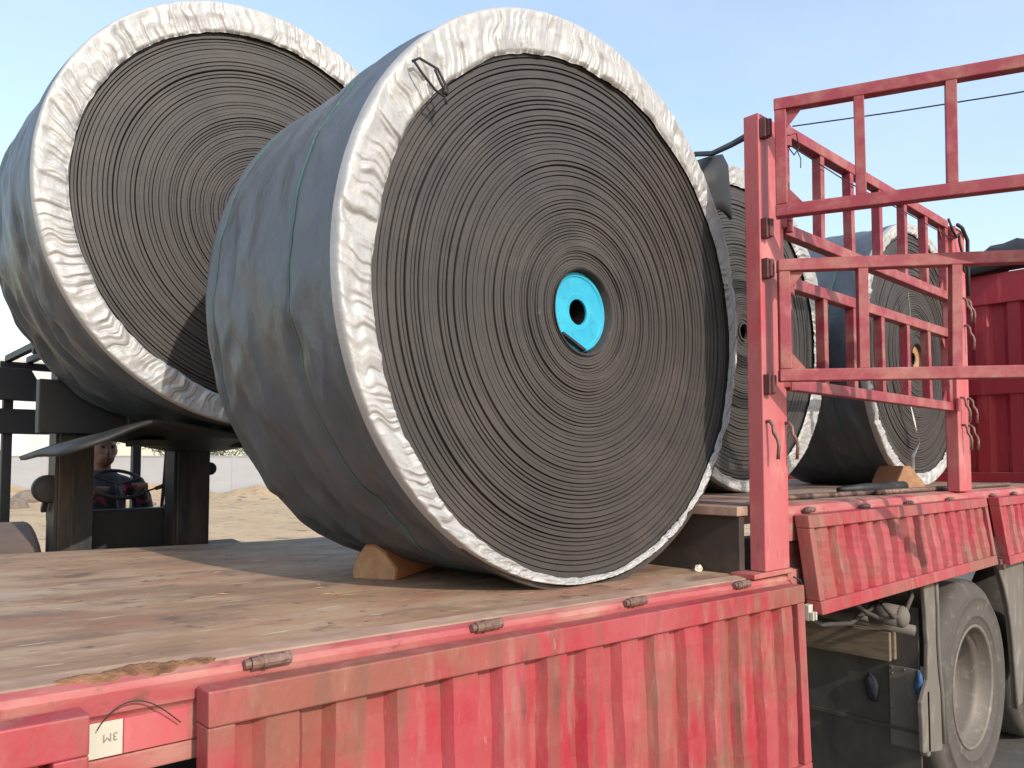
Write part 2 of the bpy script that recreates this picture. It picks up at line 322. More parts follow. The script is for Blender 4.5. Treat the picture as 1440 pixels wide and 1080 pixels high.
# --- riser and raised deck
MB().box(2.2, 2.23, DY0+.07, DY1, 1.17, ZR-.012).build('riser', 'riser', truck, bevel=.003)
xs = [2.17, 3.1, 4.05, 5.0, 6.05]
for a, b in zip(xs[:-1], xs[1:]): MB().box(a+.003, b-.003, DY0+.06, DY1, ZR-.03, ZR).build('raised_deck_sheet', 'raised', truck, bevel=.003)
MB().prism([(2.40, DY0+.057, ZR-.12), (2.40, DY0+.012, ZR-.12), (2.40, DY0+.008, ZR-.03), (2.40, DY0+.018, ZR-.006), (2.40, DY0+.057, ZR+.002)], (3.7, 0, 0)).build('raised_side_rail', 'red_rail', truck, bevel=.003)
MB().box(2.40, 6.1, DY0+.03, DY0+.055, ZR-.25, ZR-.125).build('raised_lower_rail', 'red_rail', truck, bevel=.003)
MB().box(2.375, 2.45, DY0+.0, DY0+.05, 1.13, 1.28).build('corner_bracket', 'red_rail', truck, bevel=.003)
MB().box(2.40, 2.50, DY0-.03, DY0+.05, 1.118, 1.127).build('corner_plate', 'steel_rust', truck)

# --- drop sides (hinged panels)
def drop_side(name, x0, x1, ztop, h, tilt, rail=.055, period=.130, label=None, yt=DY0-.058, zf=lambda x: 0):
    """hangs from its top edge, foot swung out by tilt (towards -Y)"""
    th = .050
    part = bpy.data.objects.new(name, None); COL.objects.link(part); part.parent = truck
    if label: part['label'] = label
    def P(x, y, z):  # y: 0 outer face .. th inner ; z: 0 top .. -h
        return (x, yt+y+tilt*z, ztop+z+zf(x))
    def piece(nm, xa, xb, ya, yb, za, zb, m='red_panel', bev=.003):
        mb = MB(); mb.hexa([P(xa, ya, za), P(xb, ya, za), P(xb, yb, za), P(xa, yb, za), P(xa, ya, zb), P(xb, ya, zb), P(xb, yb, zb), P(xa, yb, zb)])
        return mb.build(nm, m, part, bevel=bev)
    piece('top_rail', x0, x1, 0, th, -rail, 0)
    piece('bottom_rail', x0, x1, 0, th, -h, -h+rail)
    piece('end_rail', x0, x0+rail*.8, .0015, th-.001, -h+rail+.0005, -rail-.0005)
    piece('end_rail', x1-rail*.8, x1, .0015, th-.001, -h+rail+.0005, -rail-.0005)
    xa, xb = x0+rail*.8, x1-rail*.8; pts = [(xa, .022)]
    k = int(round((xb-xa)/period)); pr = (xb-xa)/k
    for i in range(k):
        b = xa+i*pr
        pts += [(b+pr*.30, .038), (b+pr*.41, .014), (b+pr*.89, .014), (b+pr, .038)] if i else [(b+pr*.30, .032), (b+pr*.42, .015), (b+pr*.88, .015), (b+pr, .034)]
    zz = [-rail, -h+rail]; V = []
    nz_ = 10
    for j in range(nz_+1):
        z = zz[0]+(zz[1]-zz[0])*j/nz_
        for (x, y) in pts: V.append(P(x, y+.0025*math.sin(x*9+j*.6)+.0015*math.sin(j*1.9+x*23), z))
    sh = obj('corrugated_sheet', V, grid_faces(len(pts), nz_+1, False), 'red_panel', part)
    md = sh.modifiers.new('solid', 'SOLIDIFY'); md.thickness = .003; md.offset = 1
    return part
drop_side('drop_side', .475, 2.365, 1.281, .60, .03, zf=lambda x: -.021*(x-.475), label='tall dented corrugated drop side with dirt-streaked red paint')
drop_side('drop_side', -1.40, .312, 1.283, .60, .03, period=.14, zf=lambda x: -.021*(x-.3), label='drop side at the tail end')
p2 = drop_side('drop_side', 2.425, 4.24, 1.457, .315, .135, rail=.042, period=.128, yt=DY0-.046, label='short drop side swung outward above the wheel')
drop_side('drop_side', 4.43, 6.10, 1.452, .33, .135, rail=.042, period=.128, yt=DY0-.046, label='short drop side nearest the headboard')
# hinge bolts on the rails
def hinge(x, z, yy=DY0-.014, s=1.0):
    mb = MB(); mb.tube([(x-.035*s, yy, z), (x+.035*s, yy, z)], .0115*s, 12); mb.tube([(x-.046*s, yy, z), (x-.0355*s, yy, z)], .0085*s, 10)
    mb.tube([(x-.016*s, yy, z), (x-.008*s, yy, z)], .0132*s, 12)
    h = mb.build('hinge_barrel', 'steel_rust', truck, smooth=False, bevel=.001); return h
for x in (.60, 1.085, 1.585, 2.09): hinge(x, zl(x)-.012, DY0-.003, 1.0)
for x, z in ((2.52, ZR-.02), (2.96, ZR-.025), (3.39, ZR-.028), (3.87, ZR-.028), (4.50, ZR-.028), (4.86, ZR-.028), (5.4, ZR-.028)): hinge(x, z, DY0-.004, .8)
# latches at the drop side ends
for x, z in ((2.40, 1.155), (2.47, 1.165), (4.39, 1.13)):
    mb = MB(); mb.box(x-.012, x+.016, DY0-.06, DY0-.04, z-.03, z+.02); mb.box(x-.012, x-.004, DY0-.075, DY0-.0605, z-.028, z-.002); mb.box(x+.006, x+.015, DY0-.075, DY0-.0605, z-.028, z-.002)
    mb.build('latch', 'tape_white' if x < 2.42 else 'steel_rust', truck, bevel=.002)
# reflective tape with upside-down printed mark, and a scratched white remnant
ty = DY0+.012-.0015
def quad_plate(name, pts, th, m, parent):
    mb = MB(); mb.prism([(x, ty, z) for x, z in pts], (0, -th, 0)); return mb.build(name, m, parent)
tape = quad_plate('reflective_tape', [(.318, zl(.318)-.117), (.374, zl(.374)-.117), (.374, zl(.374)-.066), (.318, zl(.318)-.066)], .0012, 'tape_white', truck)
quad_plate('reflective_tape', [(.376, zl(.376)-.117), (.47, zl(.47)-.117), (.47, zl(.47)-.066), (.376, zl(.376)-.066)], .0011, 'red_post', truck)
cu = bpy.data.curves.new('marking', 'FONT'); cu.body = '3M'; cu.size = .017*S; cu.extrude = .0002*S; cu.align_x = 'CENTER'
_t = bpy.data.objects.new('tmp', cu); COL.objects.link(_t); bpy.context.view_layer.update()
_me = bpy.data.meshes.new_from_object(_t.evaluated_get(bpy.context.evaluated_depsgraph_get())); bpy.data.objects.remove(_t)
mk = bpy.data.objects.new('tape_marking', _me); COL.objects.link(mk); mk.parent = tape; _me.materials.clear(); _me.materials.append(M['tape_text'])
mk.rotation_euler = (math.radians(90), math.radians(180), 0)
mk.location = (Vector((.357, ty-.0022, zl(.357)-.084))-rootbase(truck))*S
# thin cable bowed over the rail face
pts = []
for i in range(22):
    t = i/21; x = .335+.118*t; pts.append((x, DY0-.005-.008*math.sin(math.pi*t), zl(x)-.072+.040*math.sin(math.pi*t**.8)-.012*t))
MB().tube(pts, .0010, 6).build('loose_wire', 'cord', truck)
pts = [(2.37, DY0-.02, 1.262), (2.395, DY0-.03, 1.25), (2.41, DY0-.03, 1.225), (2.41, DY0-.02, 1.19)]
MB().tube(pts, .003, 6).build('loose_wire', 'cord', truck)

# --- stake posts (hat section) with hooks
def hook_mesh(x, z, y):
    return [(x, y+.01, z), (x, y-.012, z+.002), (x+.002, y-.022, z-.012), (x+.002, y-.024, z-.035), (x+.004, y-.036, z-.055), (x+.004, y-.040, z-.075), (x+.003, y-.037, z-.118)]
def post(x0, x1, zb, zt, hooks, nm='stake_post', y0=DY0):
    mb = MB()
    mb.box(x0, x1, y0, y0+.053, zb, zt)
    mb.box(x0+.03, x1-.012, y0+.0535, y0+.066, zb, zt-.003)
    p = mb.build(nm, 'red_post', truck, bevel=.003)
    for (hx, hz) in hooks: MB().tube(hook_mesh(hx, hz, y0), .006, 8).build('hook', 'steel_rust', p, smooth=True)
    return p
POST1 = post(2.232, 2.385, 1.288, 2.752, [(2.250, 1.757), (2.372, 1.757)])
mb = MB(); mb.box(2.16, 2.40, DY0-.004, DY0+.08, 1.272, 1.287); mb.build('base_plate', 'red_rail', truck, bevel=.002)
POST2 = post(4.02, 4.185, ZR+.002, 2.760, [(4.07, 1.805), (4.165, 1.805), (4.06, 1.935), (4.16, 1.935), (4.15, 2.29), (4.17, 2.42), (4.12, 2.42)])
post(5.9, 6.04, ZR+.002, 2.76, [])

# --- stake panels: frame of square tube with uprights
def stake_panel(origin, d, L, z0, z1, ups, t=.040, tu=.034, name='stake_panel', label=None, gus=True, droop=0.0):
    part = bpy.data.objects.new(name, None); COL.objects.link(part); part.parent = truck
    if label: part['label'] = label
    o = Vector(origin); d = Vector(d).normalized()
    def P(s, z): return o+d*s+Vector((0, 0, z-o.z-droop*s))
    MB().bar(P(0, z1-t/2), P(L, z1-t/2), t, t).build('top_bar', 'red_bar', part, bevel=.003)
    MB().bar(P(0, z0+t/2), P(L, z0+t/2), t, t).build('bottom_bar', 'red_bar', part, bevel=.003)
    for s in (t/2, L-t/2): MB().bar(P(s, z0+t+.0005), P(s, z1-t-.0005), t-.003, t-.003, up=d).build('end_stile', 'red_bar', part, bevel=.003)
    for s in ups: MB().bar(P(s+rng.uniform(-.005, .005), z0+t-.001), P(s+rng.uniform(-.005, .005), z1-t+.001), tu, tu-.004, up=d).build('upright', 'red_bar', part, bevel=.002)
    if gus:
        nrm = d.cross(Vector((0, 0, 1))).normalized()
        for (s0, sg) in ((t, 1), (L-t, -1)):
            for (zz, zg) in ((z1-t, -1), (z0+t, 1)):
                mb = MB(); mb.prism([P(s0, zz)-nrm*.003, P(s0+sg*.045, zz)-nrm*.003, P(s0, zz+zg*.055)-nrm*.003], nrm*.006)
                mb.build('gusset', 'red_bar', part)
    return part
ups = [2.705-2.42, 2.955-2.42, 3.215-2.42, 3.48-2.42, 3.725-2.42]
stake_panel((2.42, DY0+.03, 2), (1, 0, 0), 1.58, 2.395, 2.780, ups, label='upper stake panel in line with the truck side')
stake_panel((2.42, DY0+.03, 2), (1, 0, 0), 1.58, 1.872, 2.256, ups, label='lower stake panel in line with the truck side')
stake_panel((2.252, DY0-.045, 2), (.40, -.917, 0), 1.58, 2.40, 2.780, [.246, .493, .75, 1.0, 1.28], label='upper stake panel swung open outward', t=.038)
stake_panel((2.262, DY0-.04, 2), (.62, -.785, 0), 1.58, 1.882, 2.268, [.255, .52, .78, 1.03, 1.3], label='lower stake panel swung open outward', t=.038)
# hinge barrels and brackets at the post
for z in (2.72, 2.43, 2.215, 1.90):
    mb = MB(); mb.tube([(2.405, DY0-.008, z-.035), (2.405, DY0-.008, z-.002)], .014, 12); mb.tube([(2.405, DY0-.008, z), (2.405, DY0-.008, z+.035)], .014, 12)
    mb.bar((2.41, DY0+.03, z), (2.372, DY0-.004, z), .03, .05)
    mb.build('hinge_pin', 'red_bar', truck, bevel=.001)
for z in (2.375, 2.245, 1.875, 2.70):
    mb = MB(); mb.box(2.236, 2.262, DY0-.022, DY0-.001, z-.032, z+.032); mb.tube([(2.255, DY0-.024, z-.028), (2.255, DY0-.024, z+.028)], .010, 10)
    mb.build('hinge_bracket', 'hinge_paint', truck, bevel=.002)
mb = MB(); mb.box(2.372, 2.50, DY0-.01, DY0-.004, 2.72, 2.80)
# small hinges on the far post
for z in (2.72, 2.43, 2.215, 1.90):
    MB().tube([(4.008, DY0-.006, z-.03), (4.008, DY0-.006, z+.03)], .012, 10).build('hinge_pin', 'red_bar', truck)

# --- headboard across the front of the deck
HX = 6.0
hb = bpy.data.objects.new('headboard', None); COL.objects.link(hb); hb.parent = truck; hb['label'] = 'dark red corrugated headboard with flat cross beams'
for z0, z1 in ((1.49, 1.56), (2.09, 2.22), (2.71, 2.92)): MB().box(HX-.02, HX+.05, DY0, DY1, z0+.002, z1).build('cross_beam', 'red_head', hb, bevel=.004)
for z0, z1 in ((1.5605, 2.0915), (2.2205, 2.7115)):
    pts = []; y = DY0+.02
    while y < DY1-.05: pts += [(y, 0), (y+.07, 0), (y+.10, .035), (y+.17, .035)]; y += .20
    V = [(HX+a, y, z0) for y, a in pts]+[(HX+a, y, z1) for y, a in pts]; n = len(pts)
    sh = obj('corrugated_sheet', V, [(i, i+1, n+i+1, n+i) for i in range(n-1)], 'red_head', hb)
    md = sh.modifiers.new('solid', 'SOLIDIFY'); md.thickness = .004
for y in (DY0+.001, DY1-.07): MB().box(HX-.025, HX+.055, y, y+.07, 1.50, 2.93).build('corner_post', 'red_head', hb, bevel=.004)

# --- wheels and what hangs under the raised deck
def wheel(cx, cz, y, R=.52, Rr=.295, w=.27):
    p = bpy.data.objects.new('wheel', None); COL.objects.link(p); p.parent = truck
    mb = MB(); mb.lathe((cx, y, cz), (0, 1, 0), [(Rr-.012, .02), (Rr+.004, .004), (Rr+.03, .000), (Rr+.045, -.006), (Rr+.048, -.010), (Rr+.056, -.010), (Rr+.059, -.007), (Rr+.11, -.014), (Rr+.135, -.013), (Rr+.138, -.016), (Rr+.148, -.016), (Rr+.151, -.011), (R-.055, .006), (R-.04, .006), (R-.022, .014), (R-.006, .035), (R, .06), (R, w-.04), (R-.02, w-.01), (Rr, w)], 72)
    mb.build('tyre', 'tyre', p, smooth=True)
    mb = MB(); mb.lathe((cx, y, cz), (0, 1, 0), [(Rr-.010, .022), (Rr+.008, .0035), (Rr+.006, -.002), (Rr-.006, -.002), (Rr-.012, .006), (Rr-.018, .05), (Rr-.036, .062), (Rr-.046, .085), (Rr-.048, .14), (Rr-.066, .160), (Rr-.080, .19), (Rr-.12, .205), (.10, .20), (.085, .195), (.08, .17), (.06, .165), (0.001, .165)], 72)
    mb.build('rim', 'rim', p, smooth=True)
    for k in range(10):
        t = 2*math.pi*k/10; c = (cx+.125*math.cos(t), y+.205, cz+.125*math.sin(t)); MB().tube([c, (c[0], c[1]-.02, c[2])], .012, 6).build('lug_nut', 'rim', p)
    return p
wheel(4.33, .52, 1.31); wheel(5.50, .52, 1.31); wheel(4.33, .52, 2.75); wheel(5.50, .52, 2.75)
MB().tube([(4.33, 1.5, .52), (4.33, 2.95, .52)], .06, 12).build('axle', 'dark_steel', truck)
MB().tube([(5.50, 1.5, .52), (5.50, 2.95, .52)], .06, 12).build('axle', 'dark_steel', truck)
def side_plate(poly, y, th, lip):
    n = len(poly); V = [(x, y+(.012 if 0 < i < n-1 else 0), z) for i, (x, z) in enumerate(poly)]
    mb = MB(); mb.prism([(x, y, z) for x, z in poly], (0, th, 0)); o = mb.build('mudguard', 'mud', truck, bevel=.005)
    MB().tube([(x, y-.004, z) for x, z in lip], .009, 8).build('rolled_edge', 'mud', o, smooth=True)
    return o
a_ = [(3.70, 1.10), (3.705, 1.0), (3.70, .85), (3.712, .72), (3.735, .62), (3.742, .40), (3.73, .37)]
side_plate(a_+[(3.52, .41), (3.51, .62), (3.585, .70), (3.60, .85), (3.585, 1.0), (3.57, 1.10)], 1.262, .02, a_[:6])
b_ = [(4.58, 1.09), (4.66, .98), (4.72, .88), (4.76, .77), (4.785, .66), (4.81, .50), (4.82, .32)]
side_plate(b_+[(4.95, .32), (5.02, .6), (5.05, 1.09)], 1.262, .02, b_)
MB().prism([(3.74, 1.285, .72), (3.70, 1.285, 1.02), (3.60, 1.285, 1.12), (3.58, 1.285, 1.10), (3.68, 1.285, 1.0), (3.72, 1.285, .72)], (0, .3, 0)).build('mudguard_web', 'mud', truck, bevel=.004)
# splash plate across, ahead of the wheel, with a riveted patch and a torn hole of dark rag
PX = 3.60
mb = MB(); mb.box(PX, PX+.012, 1.30, 2.35, .16, 1.00); mb.build('splash_plate', 'dusty_black', truck, bevel=.003)
MB().box(PX-.012, PX-.001, 1.30, 2.08, .46, .475).build('plate_rib', 'dusty_black', truck)
pl = MB().box(PX-.008, PX-.0015, 1.295, 1.425, .39, .735).build('patch_plate', 'mud', truck, bevel=.002)
pl['label'] = 'riveted grey steel patch'
rv = None
for y in (1.308, 1.36, 1.412):
    for z in (.40, .47, .55, .63, .70, .725):
        if y == 1.36 and z not in (.40, .725): continue
        c = (PX-.008, y, z)
        if rv is None: rv = MB().ell(c, (.004, .0055, .0055), 8, 5).build('rivet', 'rim', pl, smooth=True); r0 = c
        else: clone(rv, (c[0]-r0[0], c[1]-r0[1], c[2]-r0[2]))
mb = MB(); mb.tube([(3.42, 1.30, .985), (3.42, 1.42, .99)], [.045, .05], 16); mb.ell((3.42, 1.30, .985), (.046, .03, .046)); mb.build('brake_cylinder', 'mud', truck, smooth=True)
MB().tube([(3.5, 1.28, .92), (3.5, 1.9, .95)], .022, 12).build('torque_rod', 'mud', truck, smooth=True)
MB().box(2.50, 4.2, 1.45, 1.53, 1.10, 1.20).build('hanger_beam', 'dark_steel', truck)
for x in (3.85,): MB().box(x, x+.05, 1.36, 1.50, .85, 1.2).build('spring_hanger', 'mud', truck, bevel=.004)
for k in range(4): MB().prism([(3.70+.02*k, 1.42, .74-.018*k), (4.33, 1.42, .66-.018*k), (5.5-.02*k, 1.42, .80-.018*k), (5.5-.02*k, 1.42, .784-.018*k), (4.33, 1.42, .644-.018*k), (3.70+.02*k, 1.42, .724-.018*k)], (0, .08, 0)).build('leaf_spring', 'dark_steel', truck)
for pts in ([(3.30, 1.33, 1.05), (3.36, 1.31, .99), (3.46, 1.30, 1.0), (3.56, 1.31, 1.05), (3.60, 1.34, 1.12)], [(3.10, 1.40, 1.10), (3.22, 1.36, 1.02), (3.40, 1.37, .965), (3.52, 1.36, .96), (3.62, 1.33, .90)], [(2.75, 1.45, 1.08), (2.95, 1.42, 1.0), (3.2, 1.42, .97), (3.45, 1.40, 1.03)]):
    MB().tube(pts, .010, 8).build('air_hose', 'dusty_black', truck, smooth=True)
MB().box(2.405, 2.43, 1.26, 1.30, .55, 1.0).build('stay', 'tape_white', truck, bevel=.002)
MB().box(-1.0, 2.36, 1.95, 2.1, .55, .95).build('spare_frame', 'dark_steel', truck)

# ------------------------------------------------------------------ belt reels
def make_reel(label, Y0, w, c, R, ch, Rh, cc, rc, layers, seed, hi=1.0, zc=None, core='cyan', seams=(.25, .9), knot=None, extra_sag=0.0):
    cx, cz = c; rnd = np.random.RandomState(seed)
    root = empty('conveyor_belt_reel', (cx, Y0+w/2, cz-R), label, 'belt reel', 'wrapped conveyor belt reels')
    # ---- belt coil: every winding its own raised ring with a groove beside it
    n = int(260*hi); t = np.linspace(0, 2*np.pi, n, endpoint=False)
    wts = rnd.uniform(.7, 1.3, layers)*np.linspace(.62, 1.4, layers); b = rc+(Rh*1.06-rc)*np.r_[0, np.cumsum(wts)/wts.sum()]
    Rmax = Rh*1.06
    rows = []; fm = []
    wob = [n1(t, 9, seed*31)*.0022*math.cos(k*.16)+n1(t, 5, seed*77)*.0034*math.sin(k*.09+.5)+n1(t, 14, seed*13)*.0010*math.sin(k*.41) for k in range(layers+1)]
    for k in range(layers+1): wob[k] = wob[k]*min(1, k/6)*min(1, (layers-k)/4+.3)
    def ring(r, wv, y):
        f = ((r-rc)/(Rmax-rc)); f = np.clip(f, 0, 1); X = cc[0]+(ch[0]-cc[0])*f; Z = cc[1]+(ch[1]-cc[1])*f
        rr = r+wv; return np.stack([X+rr*np.cos(t), np.full(n, 0)+y, Z+rr*np.sin(t)], 1)
    for k in range(layers):
        a, e = b[k], b[k+1]; g = (e-a)*(.04+.13*rnd.uniform(0, 1)**2); dep = Y0+.025+rnd.uniform(-.003, .003)+(.004*math.sin(k*.5)); tone = n1(t, 11, seed+500+k)*.0012
        w0, w1 = wob[k], wob[k+1]
        rows += [ring(a+g, w0, Y0+.042), ring(a+g*1.1, w0, dep+.003+tone), ring(a+g*1.9, w0, dep+tone), ring(e-g*.9, w1, dep+tone), ring(e-g*.1, w1, dep+.003+tone), ring(e, w1, Y0+.042)]
    V = np.concatenate(rows); F = grid_faces(n, len(rows)); fm = np.zeros(len(F), int)
    fr = np.arange(len(rows)-1) % 6 == 5; fm = np.repeat(np.where(fr, 1, 0), n)
    obj('belt_coil', V, F[:, ::-1], 'rubber', root, smooth=False, mats=['rubber', 'groove'], fmat=fm)
    # ---- silver lip folded over the front edge
    n = int(1900*hi); m = 30; t = np.linspace(0, 2*np.pi, n, endpoint=False); s = np.linspace(0, 1, m)
    T, Sg = np.meshgrid(t, s)
    Xo = cx+R*np.cos(t); Zo = cz+R*np.sin(t)
    edge = Rh+n1(t, 30, seed+1)*.0045+n1(t, 150, seed+2)*.0025
    Xi = ch[0]+edge*np.cos(t); Zi = ch[1]+edge*np.sin(t)
    prof_y = np.interp(s, [0, .05, .12, .22, .6, .93, 1], [.035, .008, .003, .002, .002, .004, .014])
    rad = np.interp(s, [0, .05, .12, .22, 1], [0, .006, .06, .16, 1])
    X = Xo+(Xi-Xo)*rad[:, None]; Z = Zo+(Zi-Zo)*rad[:, None]
    sk = T+.10*(Sg-.8)*n1(T, 11, seed+3)+.022*n2(T, Sg, 40, 3, seed+12)
    def valley(f, sd, wd_, lo, hi):      # thin sharp creases running in from the inner edge
        nz = n1(sk, f, sd); reach = n1(T, f//2, sd+50)*.5+.5
        return np.exp(-(nz/wd_)**2)*np.clip((Sg-lo-(hi-lo)*reach)/.22, 0, 1)
    pl = -valley(60, seed+4, .09, -.15, .55)*.0080-valley(130, seed+5, .14, -.1, .70)*.0060-valley(250, seed+6, .20, .05, .8)*.0042
    ramp = np.interp(s, [0, .15, 1], [0, .5, 1])[:, None]
    pl = pl+n1(sk, 44, seed+7)*.0026*ramp+(1-2*np.abs(n1(sk+.01*Sg, 100, seed+13)))*.0034*ramp+(1-2*np.abs(n1(sk, 260, seed+14)))*.0024*ramp
    cr = n2(T, Sg, 130, 9, seed+8)*.0008+n2(T, Sg, 50, 4, seed+9)*.0018+(1-2*np.abs(n2(T, Sg, 90, 3, seed+10)))*.0016
    Y = Y0+prof_y[:, None]-pl-cr*np.interp(s, [0, .15, 1], [0, 1, 1])[:, None]
    Y = np.where(Sg > .12, np.minimum(Y, Y0+.013), Y); k = 0*pl
    V = np.stack([(X+k*np.cos(T)).ravel(), Y.ravel(), (Z+k*np.sin(T)).ravel()], 1)
    obj('silver_lip', V, grid_faces(n, m), 'silver', root, smooth=True)
    # ---- woven cover round the outside
    def cover(T, v):     # v 0 front .. 1 back ; returns radius offset
        low = np.clip(np.sin(T-math.pi*1.35+math.pi/2), 0, 1)                # strongest on the lower left
        rg = lambda q: 1-2*np.abs(q)
        f = rg(n2(T+.55*v, v, 9, 11, seed+20))*.014*low+n2(T+.3*v, v, 11, 9, seed+25)*.007*low+n2(T, v, 8, 4, seed+21)*.011
        f = f+rg(n2(T+1.3*v, v, 22, 6, seed+22))*.0055*(.65+low)+rg(n2(T-1.1*v, v, 30, 5, seed+26))*.0050*(.6+low)+n2(T-.5*v, v, 70, 7, seed+23)*.0014
        for sv in seams:
            d = np.abs(v-sv); f = f-.007*np.exp(-(d/.018)**2)+np.exp(-(d/.07)**2)*n1(T, 80, seed+24)*.0060*(.2+low)
        fade = np.clip(v/.12, 0, 1)*np.clip((1-v)/.06, 0, 1)
        g_ = np.clip((np.sin(T)+1.0)/.22, 0, 1); g_ = g_*g_*(3-2*g_)
        return np.where(f > 0, f*g_, f*(.3+.7*g_))*fade
    n = int(520*hi); m = int(70*hi); t = np.linspace(0, 2*np.pi, n, endpoint=False); v = np.linspace(0, 1, m); T, Vv = np.meshgrid(t, v)
    rad = R+cover(T, Vv)-.03*np.clip((Vv-.965)/.035, 0, 1)**2
    V = np.stack([(cx+rad*np.cos(T)).ravel(), (Y0+.034+(w-.034)*Vv).ravel(), (cz+rad*np.sin(T)).ravel()], 1)
    F = grid_faces(n, m)
    # back face
    bk = np.stack([cx+R*.25*np.cos(t), np.full(n, Y0+w-.02), cz+R*.25*np.sin(t)], 1)
    V = np.concatenate([V, bk]); i = np.arange(n); i2 = (i+1) % n; o0 = (m-1)*n; o1 = m*n
    F = np.concatenate([F, np.stack([o0+i, o0+i2, o1+i2, o1+i], 1)])
    obj('woven_cover', V, F[:, ::-1], 'wrap', root, smooth=True)
    # ---- green seam threads
    for sv in seams:
        n = 500; t = np.linspace(math.radians(60), math.radians(268), n); rows = []
        wd_ = .0048 if sv < .5 else .0022
        for dv in (-wd_, 0, wd_):
            vv = np.full(n, sv+dv+.006*np.sin(t*3)); r = R+cover(t, vv)+.0032*(1 if dv == 0 else .5)
            rows.append(np.stack([cx+r*np.cos(t), Y0+.034+(w-.034)*vv, cz+r*np.sin(t)], 1))
        V = np.concatenate(rows); obj('seam_thread', V, grid_faces(n, 3, False), 'green', root, smooth=True)
    # ---- core
    if core:
        d0 = Y0+.025; d1 = Y0+.075
        ax = (0, 1, 0)
        mb = MB(); mb.lathe((cc[0], Y0, cc[1]), ax, [(rc+.004, .02), (rc-.002, .022), (rc-.004, .16)], 48); mb.build('core_wall', 'core_wall', root, smooth=True)
        r1 = rc*.955
        cx2, cz2 = cc[0]-.002, cc[1]+.002
        mb = MB(); mb.lathe((cx2, Y0, cz2), ax, [(.0365, .052), (.0375, .046), (.052, .0445), (.056, .0452), (r1*.86, .0455), (r1*.885, .0428), (r1-.004, .0425), (r1, .047), (r1, .13)], 56)
        cd = mb.build('core_disc', 'cyan' if core == 'cyan' else 'wood_end', root, bevel=0)
        mb = MB(); mb.lathe((cx2, Y0, cz2), ax, [(.0364, .0515), (.0364, .128), (.03, .129), (.001, .129)], 24); mb.build('core_bore', 'groove', cd)
        if core == 'cyan':   # free inner end of the belt poking across the core
            mb = MB(); mb.bar((cx2-.082, Y0+.040, cz2-.072), (cx2+.012, Y0+.040, cz2-.112), .03, .009); mb.build('belt_end', 'sheet_rubber', root, bevel=.002)
    return root
R1 = make_reel('large belt reel with bright blue core on the low deck, wedged by a timber chock', 1.45, .74, (1.631, 2.088), .795, (1.657, 2.042), .729, (1.645, 2.060), .122, 60, 3)
R2 = make_reel('belt reel lifted in the air by the forklift, left of the blue-cored reel', 2.745, .72, (1.305, 2.553), .795, (1.312, 2.545), .695, (1.30, 2.55), .09, 58, 5, core=None)
R3 = make_reel('belt reel on the raised deck half hidden between the blue-cored reel and the stake post', 1.85, .68, (3.216, 2.240), .750, (3.18, 2.225), .675, (3.19, 2.23), .035, 54, 8, hi=.7, core=None)
R4 = make_reel('farthest belt reel on the raised deck, seen through the stake panels beside the headboard', 1.72, .70, (4.905, 2.272), .782, (4.905, 2.275), .715, (4.93, 2.25), .09, 50, 11, hi=.7, core='wood')
# knotted cord hanging on the lip of the front reel
mb = MB(); kx, kz, ky = 1.045, 2.515, 1.43
def kp(dx, dz, dy=0): return (kx+dx, ky+dy, kz+dz)
mb.tube([kp(-.035, .035), kp(-.02, .045, -.008), kp(.03, .035, -.012), kp(.055, .005, -.01), kp(.05, -.025, -.012), kp(.02, -.02, -.016), kp(-.015, .01, -.012), kp(-.033, .033, -.006)], .0032, 6)
mb.tube([kp(.02, .03, -.014), kp(.035, .0, -.018), kp(.055, -.02, -.016), kp(.06, .0, -.012)], .0032, 6); mb.tube([kp(.048, -.02, -.012), kp(.058, -.04, -.01)], .003, 6); mb.ell(kp(.05, -.014, -.014), (.008, .008, .008), 8, 6)
mb.build('drawstring', 'cord', R1, smooth=True)

# torn plastic strip hanging down the far reel
pts = [(4.66, 2.60), (4.665, 2.48), (4.64, 2.36), (4.60, 2.22), (4.56, 2.10), (4.60, 2.02), (4.70, 1.86), (4.76, 1.74), (4.68, 1.66), (4.66, 1.50)]
V = []
for i, (x, z) in enumerate(pts):
    h = .006+.010*(1 if 4 < i < 8 else .2); V += [(x-h, 1.685-.006*(i % 2), z), (x+h, 1.69+.008*(i % 3), z+.004)]
o = obj('plastic_strip', V, [(2*i, 2*i+1, 2*i+3, 2*i+2) for i in range(len(pts)-1)], 'strip'); o.modifiers.new('s', 'SOLIDIFY').thickness = .001
tag(o, 'torn white plastic strip dangling down the face of the farthest reel', 'strip')

# ------------------------------------------------------------------ small things on the deck
def chock(name, label, pts_profile, y0, y1, x0, z0, rot, mm='wood'):
    # half-round log offcut lying along Y
    V = []; n = len(pts_profile); c, s_ = math.cos(rot), math.sin(rot)
    for yy in (y0, y0+.006, y1-.006, y1):
        k = .94 if yy in (y0, y1) else 1
        for (a, b) in pts_profile:
            V.append((x0+(a*k)*c-(yy-y0)*s_, y0+(a*k)*s_+(yy-y0)*c, z0+b*k+(0 if b > .002 else 0)))
    F = []; 
    for j in range(3): F += [(j*n+i, j*n+(i+1) % n, (j+1)*n+(i+1) % n, (j+1)*n+i) for i in range(n)]
    F += [tuple(reversed(range(n))), tuple(range(3*n, 4*n))]
    fm = [0]*(3*n)+[1, 1]
    o = obj(name, V, F, mm, None, mats=[mm, 'wood_end'], fmat=fm); tag(o, label, 'chock', 'timber reel chocks'); return o
z0 = zl(1.25)+.001
chock('wooden_chock', 'reddish timber chock wedged under the blue-cored reel', [(-.064, 0), (.072, 0), (.076, .030), (.036, .080), (.004, .098), (-.026, .096), (-.052, .062), (-.068, .022)], 1.915, 2.20, 1.228, z0, math.radians(-60))
